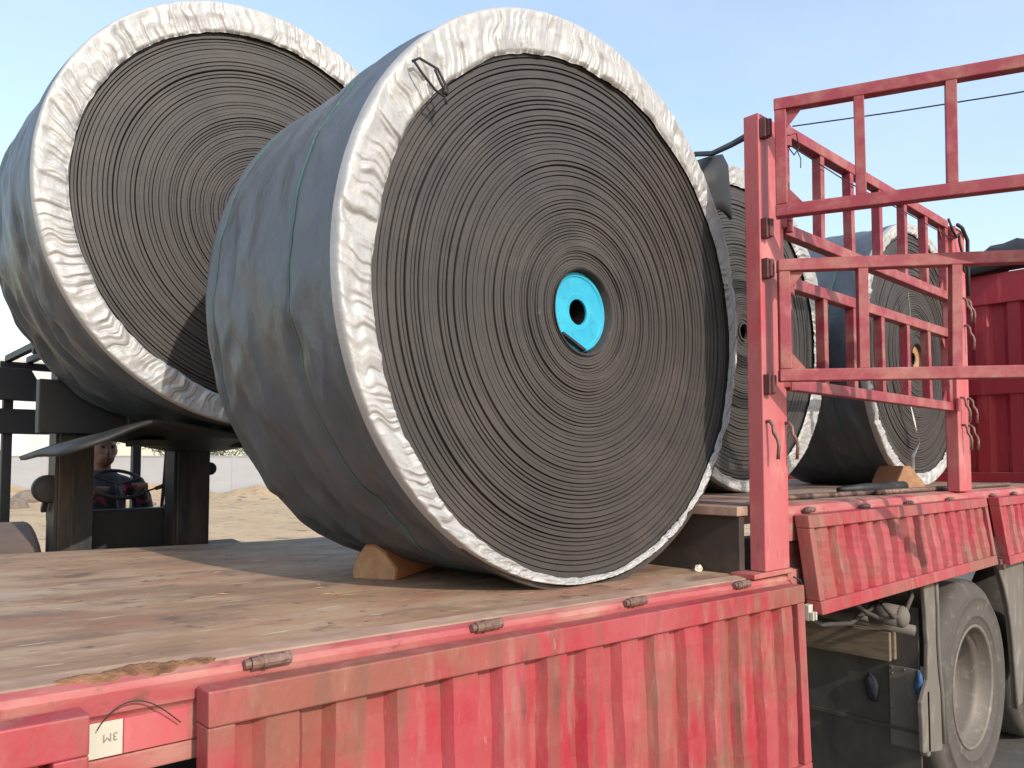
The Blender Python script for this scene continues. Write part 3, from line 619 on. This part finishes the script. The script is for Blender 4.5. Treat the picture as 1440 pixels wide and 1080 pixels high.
chock('wooden_chock', 'pale timber chock under the farthest reel on the raised deck', [(-.07, 0), (.09, 0), (.09, .02), (.01, .12), (-.03, .12), (-.07, .03)], 1.60, 1.86, 4.36, ZR+.001, math.radians(-40))
def lump(name, c, r, m, label, cat, group=None, seed=0, nu=10, nv=7):
    rr = random.Random(seed); mb = MB(); mb.ell((0, 0, 0), r, nu, nv); V = [Vector(v) for v in mb.V]; key = {}
    out = []
    for v in V:
        q = (round(v.x/r[0], 2), round(v.y/r[1], 2), round(v.z/r[2], 2))
        if q not in key: key[q] = rr.uniform(.72, 1.12)
        v = v*key[q]; v.z = max(v.z, -r[2]*.55); out.append((c[0]+v.x, c[1]+v.y, c[2]+v.z+r[2]*.55))
    o = obj(name, out, mb.F, m); tag(o, label, cat, group); return o
lump('pebble', (2.17, 1.455, zl(2.17)), (.016, .014, .014), 'pebble', 'small pale pebble lying on the low deck in front of the riser', 'stone', seed=3)
# steel bars lying along the raised deck edge
for i, (x0, x1, y, r, lab) in enumerate(((2.42, 3.55, 1.40, .010, 'thin dark bar lying along the raised deck under the stake panels'), (3.35, 5.15, 1.36, .012, 'long dusty bar lying along the raised deck past the far stake post'))):
    o = MB().tube([(x0, y, ZR+r+.001), ((x0+x1)/2, y+.01, ZR+r+.001), (x1, y-.015, ZR+r+.001)], r, 8).build('steel_bar', 'steel_rust', smooth=True); tag(o, lab, 'bar')
mb = MB(); mb.tube([(3.30, 1.50, ZR+.022), (3.52, 1.47, ZR+.026), (3.70, 1.43, ZR+.022)], [.012, .022, .02], 10); mb.tube([(3.62, 1.47, ZR+.024), (3.72, 1.44, ZR+.028), (3.80, 1.42, ZR+.026)], [.018, .024, .026], 12)
tag(mb.build('rolled_rubber', 'sheet_rubber', smooth=True), 'small roll of black rubber sheet beside the pale chock', 'rubber roll')
V = []; F = []; r2 = random.Random(5)
for k in range(34):
    cxs = r2.choice([(.62, 1.93, .10), (.95, 1.80, .13), (.42, 2.05, .12), (1.0, 1.72, .05), (.75, 2.2, .3)]); x = cxs[0]+r2.gauss(0, cxs[2]); y = cxs[1]+r2.gauss(0, cxs[2]*.7)
    if x > 1.9 or y < 1.36: continue
    L1 = r2.uniform(.004, .02); a0 = r2.gauss(.2, .8); w1 = r2.uniform(.0008, .0022); dx, dy = math.cos(a0)*L1, math.sin(a0)*L1; ux, uy = -math.sin(a0)*w1, math.cos(a0)*w1
    z = zl(x)+.0005; n = len(V); V += [(x-dx, y-dy, z), (x+ux, y+uy, z+.001), (x+dx, y+dy, z+.002*r2.random()), (x-ux, y-uy, z+.001), (x, y, z+w1*1.6)]; F += [(n, n+1, n+4), (n+1, n+2, n+4), (n+2, n+3, n+4), (n+3, n, n+4)]
tag(obj('wood_splinters', V, F, 'wood_end'), 'pale wood splinters scattered on the low deck', 'splinters', kind='stuff')
# pad, tie rope and wires
n, m = 9, 9; V = []
for j in range(m):
    v = j/(m-1)
    y, z, = np.interp(v, [0, .30, .40, .5, 1], [2.06, 1.84, 1.805, 1.80, 1.815]), np.interp(v, [0, .30, .40, .5, 1], [.03, .03, .02, -.02, -.20])
    for i in range(n):
        u = i/(n-1); x = 2.735+.20*u-.012*math.sin(v*4)+.03*max(0, v-.4)*2
        V.append((x, y-.012*math.sin(u*3.1)*(v > .4), 2.24+math.sqrt(.755**2-(x-3.216)**2)+z+.05*max(0, v-.5)*math.sin(u*3.1+.4)-.10*max(0, v-.45)*u))
o = obj('edge_pad', V, grid_faces(n, m, False), 'sheet_rubber', smooth=True); md = o.modifiers.new('s', 'SOLIDIFY'); md.thickness = .014*S
tag(o, 'black rubber edge pad under the rope over the shoulder of the half-hidden reel', 'pad')
mb = MB(); mb.tube([(3.05, 2.15, 2.995+.03), (2.93, 1.95, 2.995+.02), (2.85, 1.815, 2.955), (2.55, 1.54, 2.825), (2.30, 1.325, 2.72), (2.27, 1.245, 2.71)], .0115, 10)
tag(mb.build('tie_rope', 'sheet_rubber', smooth=True), 'thick dark tie rope from the rubber pad to the post top', 'rope')
e = Vector((2.36, DY0-.05, 2.728)); d = Vector((.40, -.917, 0)).normalized()
mb = MB(); mb.tube([e, e+d*.3+Vector((.01, 0, -.004)), e+d*.6+Vector((.015, 0, -.004)), e+d*1.5], .0022, 6)
tag(mb.build('tie_wire', 'cord'), 'thin wire running through the upper swung-out stake panel', 'wire')
mb = MB(); mb.tube([(2.40, DY0-.004, 2.70), (2.9, DY0+.005, 2.69), (3.5, DY0+.006, 2.70), (4.0, DY0-.01, 2.685)], .0022, 6)
mb.tube([(2.42, DY0-.01, 2.73), (2.46, DY0-.014, 2.745), (2.475, DY0-.014, 2.70), (2.44, DY0-.014, 2.665), (2.41, DY0-.012, 2.68)], .0022, 6)
mb.tube([(2.45, DY0-.012, 2.70), (2.475, DY0-.02, 2.66), (2.48, DY0-.016, 2.63)], .0018, 5)
tag(mb.build('tie_wire', 'cord'), 'thin twisted wire tied along the upper in-line stake panel', 'wire')
mb = MB(); mb.tube([(3.93, DY0-.012, 2.77), (3.96, DY0-.02, 2.72), (4.01, DY0-.02, 2.695), (4.04, DY0-.022, 2.72), (4.05, DY0-.02, 2.68), (4.09, DY0-.02, 2.62), (4.10, DY0-.02, 2.55), (4.12, DY0-.02, 2.545)], .006, 6)
mb.tube([(4.03, DY0-.02, 2.76), (4.12, DY0-.012, 2.765), (4.20, DY0-.01, 2.72), (4.215, DY0-.004, 2.60), (4.225, DY0, 2.45)], .009, 6)
tag(mb.build('tie_rope', 'cord', smooth=True), 'dark rope looped over the top of the far stake post', 'rope')
# tarpaulin rolled on the headboard
n, m = 26, 8; V = []
for j in range(m):
    a = math.pi*1.15*j/(m-1)-.25
    for i in range(n):
        y = DY0-.02+(DY1-DY0+.04)*i/(n-1); r = .11+.015*math.sin(i*1.3+j)+.012*math.sin(i*2.9)
        V.append((HX+.02-r*.8*math.cos(a)*1.1, y, 2.935+.06*math.sin(i*.35)*.4+r*1.25*math.sin(a)+.05*max(0, 1-i/6)))
o = obj('tarpaulin', V, grid_faces(n, m, False), 'tarp', smooth=True); o.modifiers.new('s', 'SOLIDIFY').thickness = .008
tag(o, 'black tarpaulin bundled along the top of the headboard', 'tarpaulin')
# planks wedged above the splash plate
for k, (dx, lab) in enumerate(((-.045, 'outer weathered plank wedged under the truck ahead of the wheel'), (-.020, 'inner weathered plank wedged behind the outer one under the truck'))):
    o = MB().box(PX+dx, PX+dx+.021, 1.405-.012*k, 2.02, .757+.006*k, .882+.004*k).build('wooden_plank', 'old_wood', bevel=.003); tag(o, lab, 'plank')
# rags stuffed round the riveted patch
def rag(name, c, r, m, lab, seed):
    rr = np.random.RandomState(seed); mb = MB(); mb.ell((0, 0, 0), (1, 1, 1), 20, 14); V = np.array([tuple(v) for v in mb.V])
    th = np.arctan2(V[:, 2], V[:, 1]); f = 1+.28*n1(th, 9, seed)+.22*n1(th*1.0+V[:, 0]*2, 17, seed+1)
    V = V*f[:, None]*np.array(r)+np.array(c); o = obj(name, V, mb.F, m, smooth=True); tag(o, lab, 'rag'); return o
rag('cloth_rag', (PX-.02, 1.295, .665), (.014, .016, .055), 'blue', 'blue rag stuffed between the riveted patch and the mudguard', 4)
rag('cloth_rag', (PX-.012, 1.50, .62), (.012, .035, .06), 'trouser', 'dark crumpled rag on the splash plate beside the riveted patch', 9)
# mud flap bag below the blue rag
o = MB().box(PX-.03, PX+.005, 1.262, 1.30, .38, .66).build('mud_flap', 'mud', truck, bevel=.008)

# ------------------------------------------------------------------ forklift beyond the truck
FX = 1.11
fl = empty('forklift', (FX, 4.3, 0), 'dark forklift behind the truck holding the raised belt reel', 'forklift')
for x0, x1 in ((.80, .93), (1.275, 1.42)):
    mb = MB(); mb.box(x0, x1, 3.60, 3.625, .12, 2.75); mb.box(x0, x0+.022, 3.6255, 3.74, .12, 2.75); mb.box(x1-.022, x1, 3.6255, 3.74, .12, 2.75)
    o = mb.build('mast_rail', 'mast', fl, bevel=.003)
    MB().box(x0+.045, x0+.055, 3.592, 3.599, .2, 2.6).build('inner_channel', 'mast', o); MB().box(x0-.012, x0-.001, 3.615, 3.73, .12, 2.4).build('outer_flange', 'mast', o)
for z in (.25, 2.65): MB().box(.931, 1.274, 3.63, 3.70, z, z+.09).build('mast_crossbar', 'fork_paint', fl, bevel=.003)
MB().box(.70, 1.48, 3.50, 3.56, 1.745, 1.96).build('fork_carriage', 'fork_paint', fl, bevel=.004)
for x in (1.02, 1.40):
    mb = MB(); mb.box(x, x+.09, 3.25, 3.47, 1.695, 1.722); mb.box(x, x+.09, 3.465, 3.499, 1.695, 2.1); mb.build('fork', 'dark_steel', fl, bevel=.004)
for x in (.80, 1.43):
    MB().box(x-.022, x+.022, 4.68, 4.73, 1.30, 2.11).build('guard_pillar', 'fork_paint', fl, bevel=.004)
for x in (.95, 1.37): MB().bar((x, 3.86, 1.32), (x, 4.02, 2.15), .035, .035).build('guard_pillar', 'fork_paint', fl, bevel=.004)
MB().box(.60, 1.50, 4.66, 4.675, 1.775, 1.905).build('guard_beam', 'fork_paint', fl, bevel=.004)
mb = MB(); mb.prism([(.60, 4.60, 2.11), (.88, 4.60, 2.11), (.93, 4.60, 2.02), (.93, 4.60, 1.945), (.60, 4.60, 1.945)], (0, .05, 0)); mb.build('guard_beam', 'fork_paint', fl, bevel=.004)
for x in np.arange(.78, 1.46, .095): MB().box(x, x+.03, 3.98, 4.70, 2.15, 2.18).build('guard_slat', 'fork_paint', fl)
for y in (3.97, 4.71): MB().box(.76, 1.48, y-.03, y, 2.112, 2.149).build('guard_crossbar', 'fork_paint', fl)
mb = MB(); mb.prism([(.93, 3.76, .6), (1.40, 3.76, .6), (1.40, 3.76, 1.37), (1.36, 3.76, 1.42), (.97, 3.76, 1.42), (.93, 3.76, 1.37)], (0, .09, 0)); mb.build('dashboard', 'fork_paint', fl, bevel=.012)
MB().box(.78, 1.44, 4.05, 5.0, .45, 1.06).build('engine_hood', 'fork_paint', fl, bevel=.03)
MB().box(.72, 1.50, 5.003, 5.35, .3, 1.02).build('counterweight', 'fork_paint', fl, bevel=.05)
mb = MB(); mb.box(.93, 1.29, 4.05, 4.42, 1.063, 1.13); mb.box(.93, 1.29, 4.36, 4.44, 1.132, 1.50); mb.build('seat', 'sheet_rubber', fl, bevel=.025)
# fenders and front tyres
n = 16
for (xa, xb, zt, yc) in ((.30, .765, 1.372, 3.95), (1.46, 1.70, 1.235, 3.95)):
    poly = [(xa, yc+.42*math.cos(math.pi*i/n), zt-.42+.42*math.sin(math.pi*i/n)) for i in range(n+1)]+[(xa, yc-.40, zt-.6), (xa, yc+.40, zt-.6)]
    MB().prism(poly, (xb-xa, 0, 0)).build('fender', 'dusty_brown', fl, bevel=.02)
for xa in (.42, 1.50):
    mb = MB(); mb.lathe((xa, 3.95, .40), (1, 0, 0), [(.20, .0), (.34, .0), (.39, .03), (.39, .20), (.34, .23), (.20, .23)], 32); mb.build('tyre', 'tyre', fl, smooth=True)
# steering wheel, lever, hose, lamps
ctr = Vector((1.115, 3.915, 1.528)); pts = []
for i in range(29):
    t = 2*math.pi*i/28; pts.append(ctr+Vector((.115*math.cos(t), .085*math.sin(t), .062*math.sin(t))))
sw = MB().tube(pts, .0085, 8, caps=False).build('steering_wheel', 'sheet_rubber', fl, smooth=True)
MB().tube([ctr, (1.115, 3.86, 1.40)], .015, 8).build('steering_column', 'fork_paint', sw)
for a in (0.4, 2.5, 4.7): MB().tube([ctr, ctr+Vector((.115*math.cos(a), .085*math.sin(a), .062*math.sin(a)))], .006, 6).build('spoke', 'dark_steel', sw)
mb = MB(); mb.tube([(1.17, 3.88, 1.47), (1.235, 3.86, 1.497), (1.265, 3.855, 1.507)], .005, 6); mb.tube([(1.262, 3.855, 1.505), (1.305, 3.85, 1.521)], [.009, .011], 8); mb.build('shift_lever', 'sheet_rubber', fl, smooth=True)
mb = MB(); mb.tube([(1.285, 3.80, 1.37), (1.285, 3.79, 1.43)], [.012, .010], 8); mb.build('lift_lever', 'red_bar', fl, smooth=True)
MB().tube([(1.30, 3.9, 1.30), (1.318, 3.9, 1.55), (1.33, 3.9, 1.80)], .0085, 8).build('lift_hose', 'sheet_rubber', fl, smooth=True)
for x, z, r in ((.772, 1.52, .058), (1.437, 1.60, .03)):
    mb = MB(); mb.lathe((x, 3.66, z), (0, -1, 0), [(.001, -.05), (r*.7, -.045), (r, -.01), (r, .02), (r*.94, .024)], 20); l = mb.build('work_lamp', 'sheet_rubber', fl, smooth=True)
    mb = MB(); mb.lathe((x, 3.66, z), (0, -1, 0), [(r*.93, .02), (r*.5, .026), (.001, .028)], 20); mb.build('lamp_lens', 'dark_steel', l, smooth=True)
    MB().bar((x, 3.68, z-r*.8), (x, 3.72, z-r*1.6), .02, .02).build('lamp_bracket', 'dark_steel', l)
# rubber sheet laid over the forks under the raised reel
prof = [(.640, 1.664), (.70, 1.692), (.78, 1.722), (.85, 1.752), (.92, 1.778), (.99, 1.782), (1.08, 1.765), (1.20, 1.742), (1.305, 1.737), (1.40, 1.738), (1.50, 1.748)]
V = []
for y in (2.86, 3.0, 3.2, 3.40, 3.56):
    for i, (x, z) in enumerate(prof): V.append((x+.01*math.sin(y*9+i), y+.04*(x-1.0) + (.05 if i == 0 and y < 3 else 0), z-.03*max(0, y-3.1)/.4*(x > .8)-.012*(y > 3.3)))
o = obj('rubber_sheet', V, grid_faces(len(prof), 5, False), 'sheet_rubber', smooth=True); md = o.modifiers.new('s', 'SOLIDIFY'); md.thickness = .016*S
tag(o, 'black rubber sheet sagging between the forks and the raised reel', 'rubber sheet')

# ------------------------------------------------------------------ the forklift driver
def driver():
    mb = MB(); hx, hy = FX, 4.20; k = 1.0
    head = Vector((hx+.005, hy-.045, 1.693))
    # head facing -Y
    mb.ell(head, (.057, .070, .080), 20, 14); mb.ell(head+Vector((0, -.030, -.040)), (.042, .040, .042), 14, 10)
    mb.ell(head+Vector((0, -.070, -.014)), (.011, .016, .018), 10, 8); mb.tube([head+Vector((0, -.066, .014)), head+Vector((0, -.073, -.010))], [.007, .010], 8)
    for s in (-1, 1):
        mb.ell(head+Vector((.056*s, .008, -.008)), (.009, .016, .022), 10, 8); mb.ell(head+Vector((.024*s, -.060, .018)), (.017, .010, .007), 10, 6)
    mb.ell(head+Vector((0, -.066, -.040)), (.018, .010, .006), 10, 6)
    # neck, torso
    mb.tube([head+Vector((0, .015, -.05)), (hx, hy-.01, 1.58)], [.040, .044], 14)
    mb.tube([(hx, hy, 1.60), (hx, hy, 1.565), (hx, hy+.005, 1.50), (hx, hy+.02, 1.38), (hx, hy+.05, 1.25), (hx, hy+.06, 1.17)], [.05, .095, .125, .120, .115, .12], 18)
    mb.ell((hx, hy, 1.525), (.165, .075, .055), 18, 10)
    # arms to the wheel
    for s, hand in ((-1, Vector((1.045, 3.945, 1.500))), (1, Vector((1.205, 3.895, 1.515)))):
        sh = Vector((hx+.155*s, hy, 1.53)); el = Vector((hx+.205*s, hy-.07, 1.365))
        mb.tube([sh, sh.lerp(el, .5)+Vector((.01*s, 0, 0)), el], [.052, .046, .037], 12); mb.ell(el, (.037, .037, .037), 10, 8)
        mb.tube([el, el.lerp(hand, .5), el.lerp(hand, .88)], [.037, .033, .022], 12)
        mb.tube([el.lerp(hand, .84), hand], [.020, .023], 10); mb.ell(hand, (.026, .024, .018), 10, 8)
        for f in range(4):
            a = hand+Vector((-.020+.0135*f, -.012, .006)); mb.tube([a, a+Vector((0, -.022, .010)), a+Vector((0, -.034, -.004)), a+Vector((0, -.028, -.018))], [.0072, .0068, .0062, .0055], 8)
        a = hand+Vector((-.024*s, .004, .004)); mb.tube([a, a+Vector((-.012*s, -.014, .010)), a+Vector((-.012*s, -.030, .004))], [.008, .0072, .006], 8)
    # legs
    for s in (-1, 1):
        hp = Vector((hx+.075*s, hy+.06, 1.165)); kn = Vector((hx+.10*s, hy-.235, 1.155)); an = Vector((hx+.10*s, hy-.27, .84))
        mb.tube([hp, hp.lerp(kn, .5), kn], [.085, .070, .055], 12); mb.ell(kn, (.055, .055, .055), 10, 8); mb.tube([kn, kn.lerp(an, .4), an], [.053, .050, .034], 12)
        mb.tube([an+Vector((0, .03, -.03)), an+Vector((0, -.05, -.035)), an+Vector((0, -.13, -.045))], [.034, .034, .024], 10)
    tmp = mb.build('person_tmp', 'skin'); b = BASE[tmp.name]
    md = tmp.modifiers.new('r', 'REMESH'); md.mode = 'VOXEL'; md.voxel_size = .0065*S
    sm = tmp.modifiers.new('sm', 'SMOOTH'); sm.factor = .5; sm.iterations = 2
    bpy.context.view_layer.update(); dg = bpy.context.evaluated_depsgraph_get()
    me = bpy.data.meshes.new_from_object(tmp.evaluated_get(dg)); bpy.data.objects.remove(tmp)
    me.name = 'person'; o = bpy.data.objects.new('person', me); COL.objects.link(o); o.location = b*S; BASE[o.name] = b
    me.materials.clear()
    for q in ('skin', 'jacket', 'trouser'): me.materials.append(M[q])
    for p in me.polygons:
        p.use_smooth = True; c = Vector(p.center)/S+b
        if c.z > 1.592: i = 0
        elif min((c-Vector((1.045, 3.935, 1.500))).length, (c-Vector((1.205, 3.885, 1.515))).length) < .052: i = 0
        elif c.z < 1.20 or c.y < 3.98 and c.z < 1.3: i = 2
        else: i = 1
        p.material_index = i
    tag(o, 'forklift driver in a dark patterned jacket gripping the steering wheel', 'person')
    # hair cap
    mb = MB(); mb.ell(head+Vector((0, .012, .016)), (.062, .070, .076), 20, 14)
    V = np.array([tuple(v) for v in mb.V]); keep = lambda f: all((V[i][2] > head.z+.022+.9*max(0, (head.y-.02-V[i][1])) or V[i][1] > head.y+.02 and V[i][2] > head.z-.04) for i in f)
    F = [f for f in mb.F if keep(f)]
    h = obj('hair', V, F, 'hair', o, smooth=True); h.modifiers.new('s', 'SOLIDIFY').thickness = .006
    for s in (-1, 1): MB().ell(head+Vector((.022*s, -.0655, .012)), (.008, .005, .005), 8, 6).build('eye', 'hair', o, smooth=True)
driver()

# ------------------------------------------------------------------ far side of the yard
FWD = Vector((math.cos(YAW), math.sin(YAW), 0)); RGT = Vector((math.sin(YAW), -math.cos(YAW), 0))
def far(depth, side, z=0): p = FWD*depth+RGT*side; return Vector((p.x, p.y, z))
a, b = far(36, -31), far(41, 8); d = (b-a).normalized(); nrm = Vector((-d.y, d.x, 0))
wl = empty('perimeter_wall', (a+b)/2, 'long white rendered yard wall beyond the forklift', 'wall')
L_ = (b-a).length; k = 9
for i in range(k):
    p, q = a+d*(L_*i/k+.02), a+d*(L_*(i+1)/k-.02); MB().prism([p, q, q+nrm*.2, p+nrm*.2], (0, 0, 1.90)).build('wall_panel', 'wall', wl)
    MB().prism([p-d*.12-nrm*.03, p+d*.08-nrm*.03, p+d*.08-nrm*.001, p-d*.12-nrm*.001], (0, 0, 1.90)).build('pilaster', 'wall', wl)
MB().prism([a-nrm*.05, b-nrm*.05, b+nrm*.25, a+nrm*.25], (0, 0, .05)).build('coping', 'wall', wl).location.z = 1.903*S
rr = random.Random(21)
for i in range(34):
    if i < 22: p = far(rr.uniform(24, 33), rr.uniform(-21.5, -17.5)); r = rr.uniform(.25, .62)
    else: p = far(rr.uniform(27, 35), rr.uniform(-14, -10)); r = rr.uniform(.12, .26)
    lump('rubble_chunk', (p.x, p.y, 0), (r*1.3, r, r*.62), 'stone', 'grey broken chunk in the rubble strewn before the white wall', 'rubble', 'rubble before the white wall', seed=i, nu=8, nv=6)
# low bank of earth at the foot of the wall
V = []; nx, ny = 60, 9
for j in range(ny):
    for i in range(nx):
        p = a+d*(L_*i/(nx-1))-nrm*(.1+11*j/(ny-1)); h = (1-j/(ny-1))**1.5*(.45+.2*math.sin(i*.7)+.12*math.sin(i*1.9+j))*.75+rr.uniform(-.13, .13)*(j < ny-1)*(1-j/ny)
        V.append((p.x, p.y, max(h, -.02 if j == ny-1 else .01)))
o = obj('earth_bank', V, grid_faces(nx, ny, False), 'ground', smooth=False); tag(o, kind='structure')
def tree(p, h, r, label, seed):
    rr = random.Random(seed); root = empty('bushy_tree', (p.x, p.y, 0), label, 'tree', 'trees beyond the yard wall')
    mb = MB(); mb.tube([(p.x, p.y, 0), (p.x+.05, p.y, h*.35), (p.x, p.y+.05, h*.7)], [.12, .09, .04], 8)
    for k in range(5):
        t = rr.uniform(0, 6.28); mb.tube([(p.x, p.y, h*rr.uniform(.3, .5)), (p.x+r*.6*math.cos(t), p.y+r*.6*math.sin(t), h*rr.uniform(.6, .85))], [.05, .02], 5)
    mb.build('trunk', 'bark', root, smooth=True)
    V = []; F = []
    cl = [(rr.gauss(0, .42)*r, rr.gauss(0, .42)*r, h*.66+rr.uniform(-.34, .34)*h, rr.uniform(.2, .4)*r) for _ in range(26)]
    for _ in range(2600):
        c = rr.choice(cl); v = Vector((rr.gauss(0, 1), rr.gauss(0, 1), rr.gauss(0, 1))).normalized()*c[3]*rr.uniform(.5, 1.05)
        q = Vector((p.x+c[0]+v.x, p.y+c[1]+v.y, max(.3, c[2]+v.z*.8))); u = Vector((rr.gauss(0, 1), rr.gauss(0, 1), rr.gauss(0, 1))).normalized(); w = u.orthogonal().normalized()
        s = rr.uniform(.05, .10); n = len(V); V += [q-u*s, q+w*s*.5, q+u*s, q-w*s*.5]; F.append((n, n+1, n+2, n+3))
    obj('crown', V, F, 'leaf', root)
for i, (dp, sd, h, r, lab) in enumerate(((46, -24.6, 3.1, 1.5, 'pale green tree over the wall at the left by the guard frame'), (48, -21.2, 3.4, 1.7, 'rounded green tree above the wall left of the driver'), (47, -17.5, 3.2, 1.7, 'green tree above the wall hidden behind the driver'),
        (49, -21.0+.0, 2.9, 1.4, 'low green tree behind the rounded one over the wall'), (50, -16.4, 3.5, 2.0, 'broad green tree above the wall right of the driver'), (47, -13.6, 3.0, 1.6, 'green tree above the wall between driver and mast'))):
    tree(far(dp, sd), h, r, lab, 40+i)
# white works building far to the left
p = far(70, -55); bw = empty('works_building', p, 'white works building far behind the forklift at the left edge', 'building')
A, B2 = far(70, -62), far(70, -44.2); dd = (B2-A).normalized(); nn = Vector((-dd.y, dd.x, 0))
MB().prism([A, B2, B2+nn*12, A+nn*12], (0, 0, 10.6)).build('wall', 'build_wall', bw)
rf = MB().prism([A-nn*.4-dd*.4, B2-nn*.4+dd*.4, B2+nn*12.4+dd*.4, A+nn*12.4-dd*.4], (0, 0, .35)); rf.V = [(v[0], v[1], v[2]+10.62) for v in rf.V]; rf.build('roof', 'build_roof', bw)
for fz in (1.2, 4.2, 7.4):
    for i in range(6):
        q = A+dd*(1.2+2.8*i); mb = MB(); mb.prism([q-nn*.02, q+dd*1.3-nn*.02, q+dd*1.3+nn*.1, q+nn*.1], (0, 0, 1.5)); mb.V = [(v[0], v[1], v[2]+fz) for v in mb.V]; mb.build('window', 'build_glass', bw)
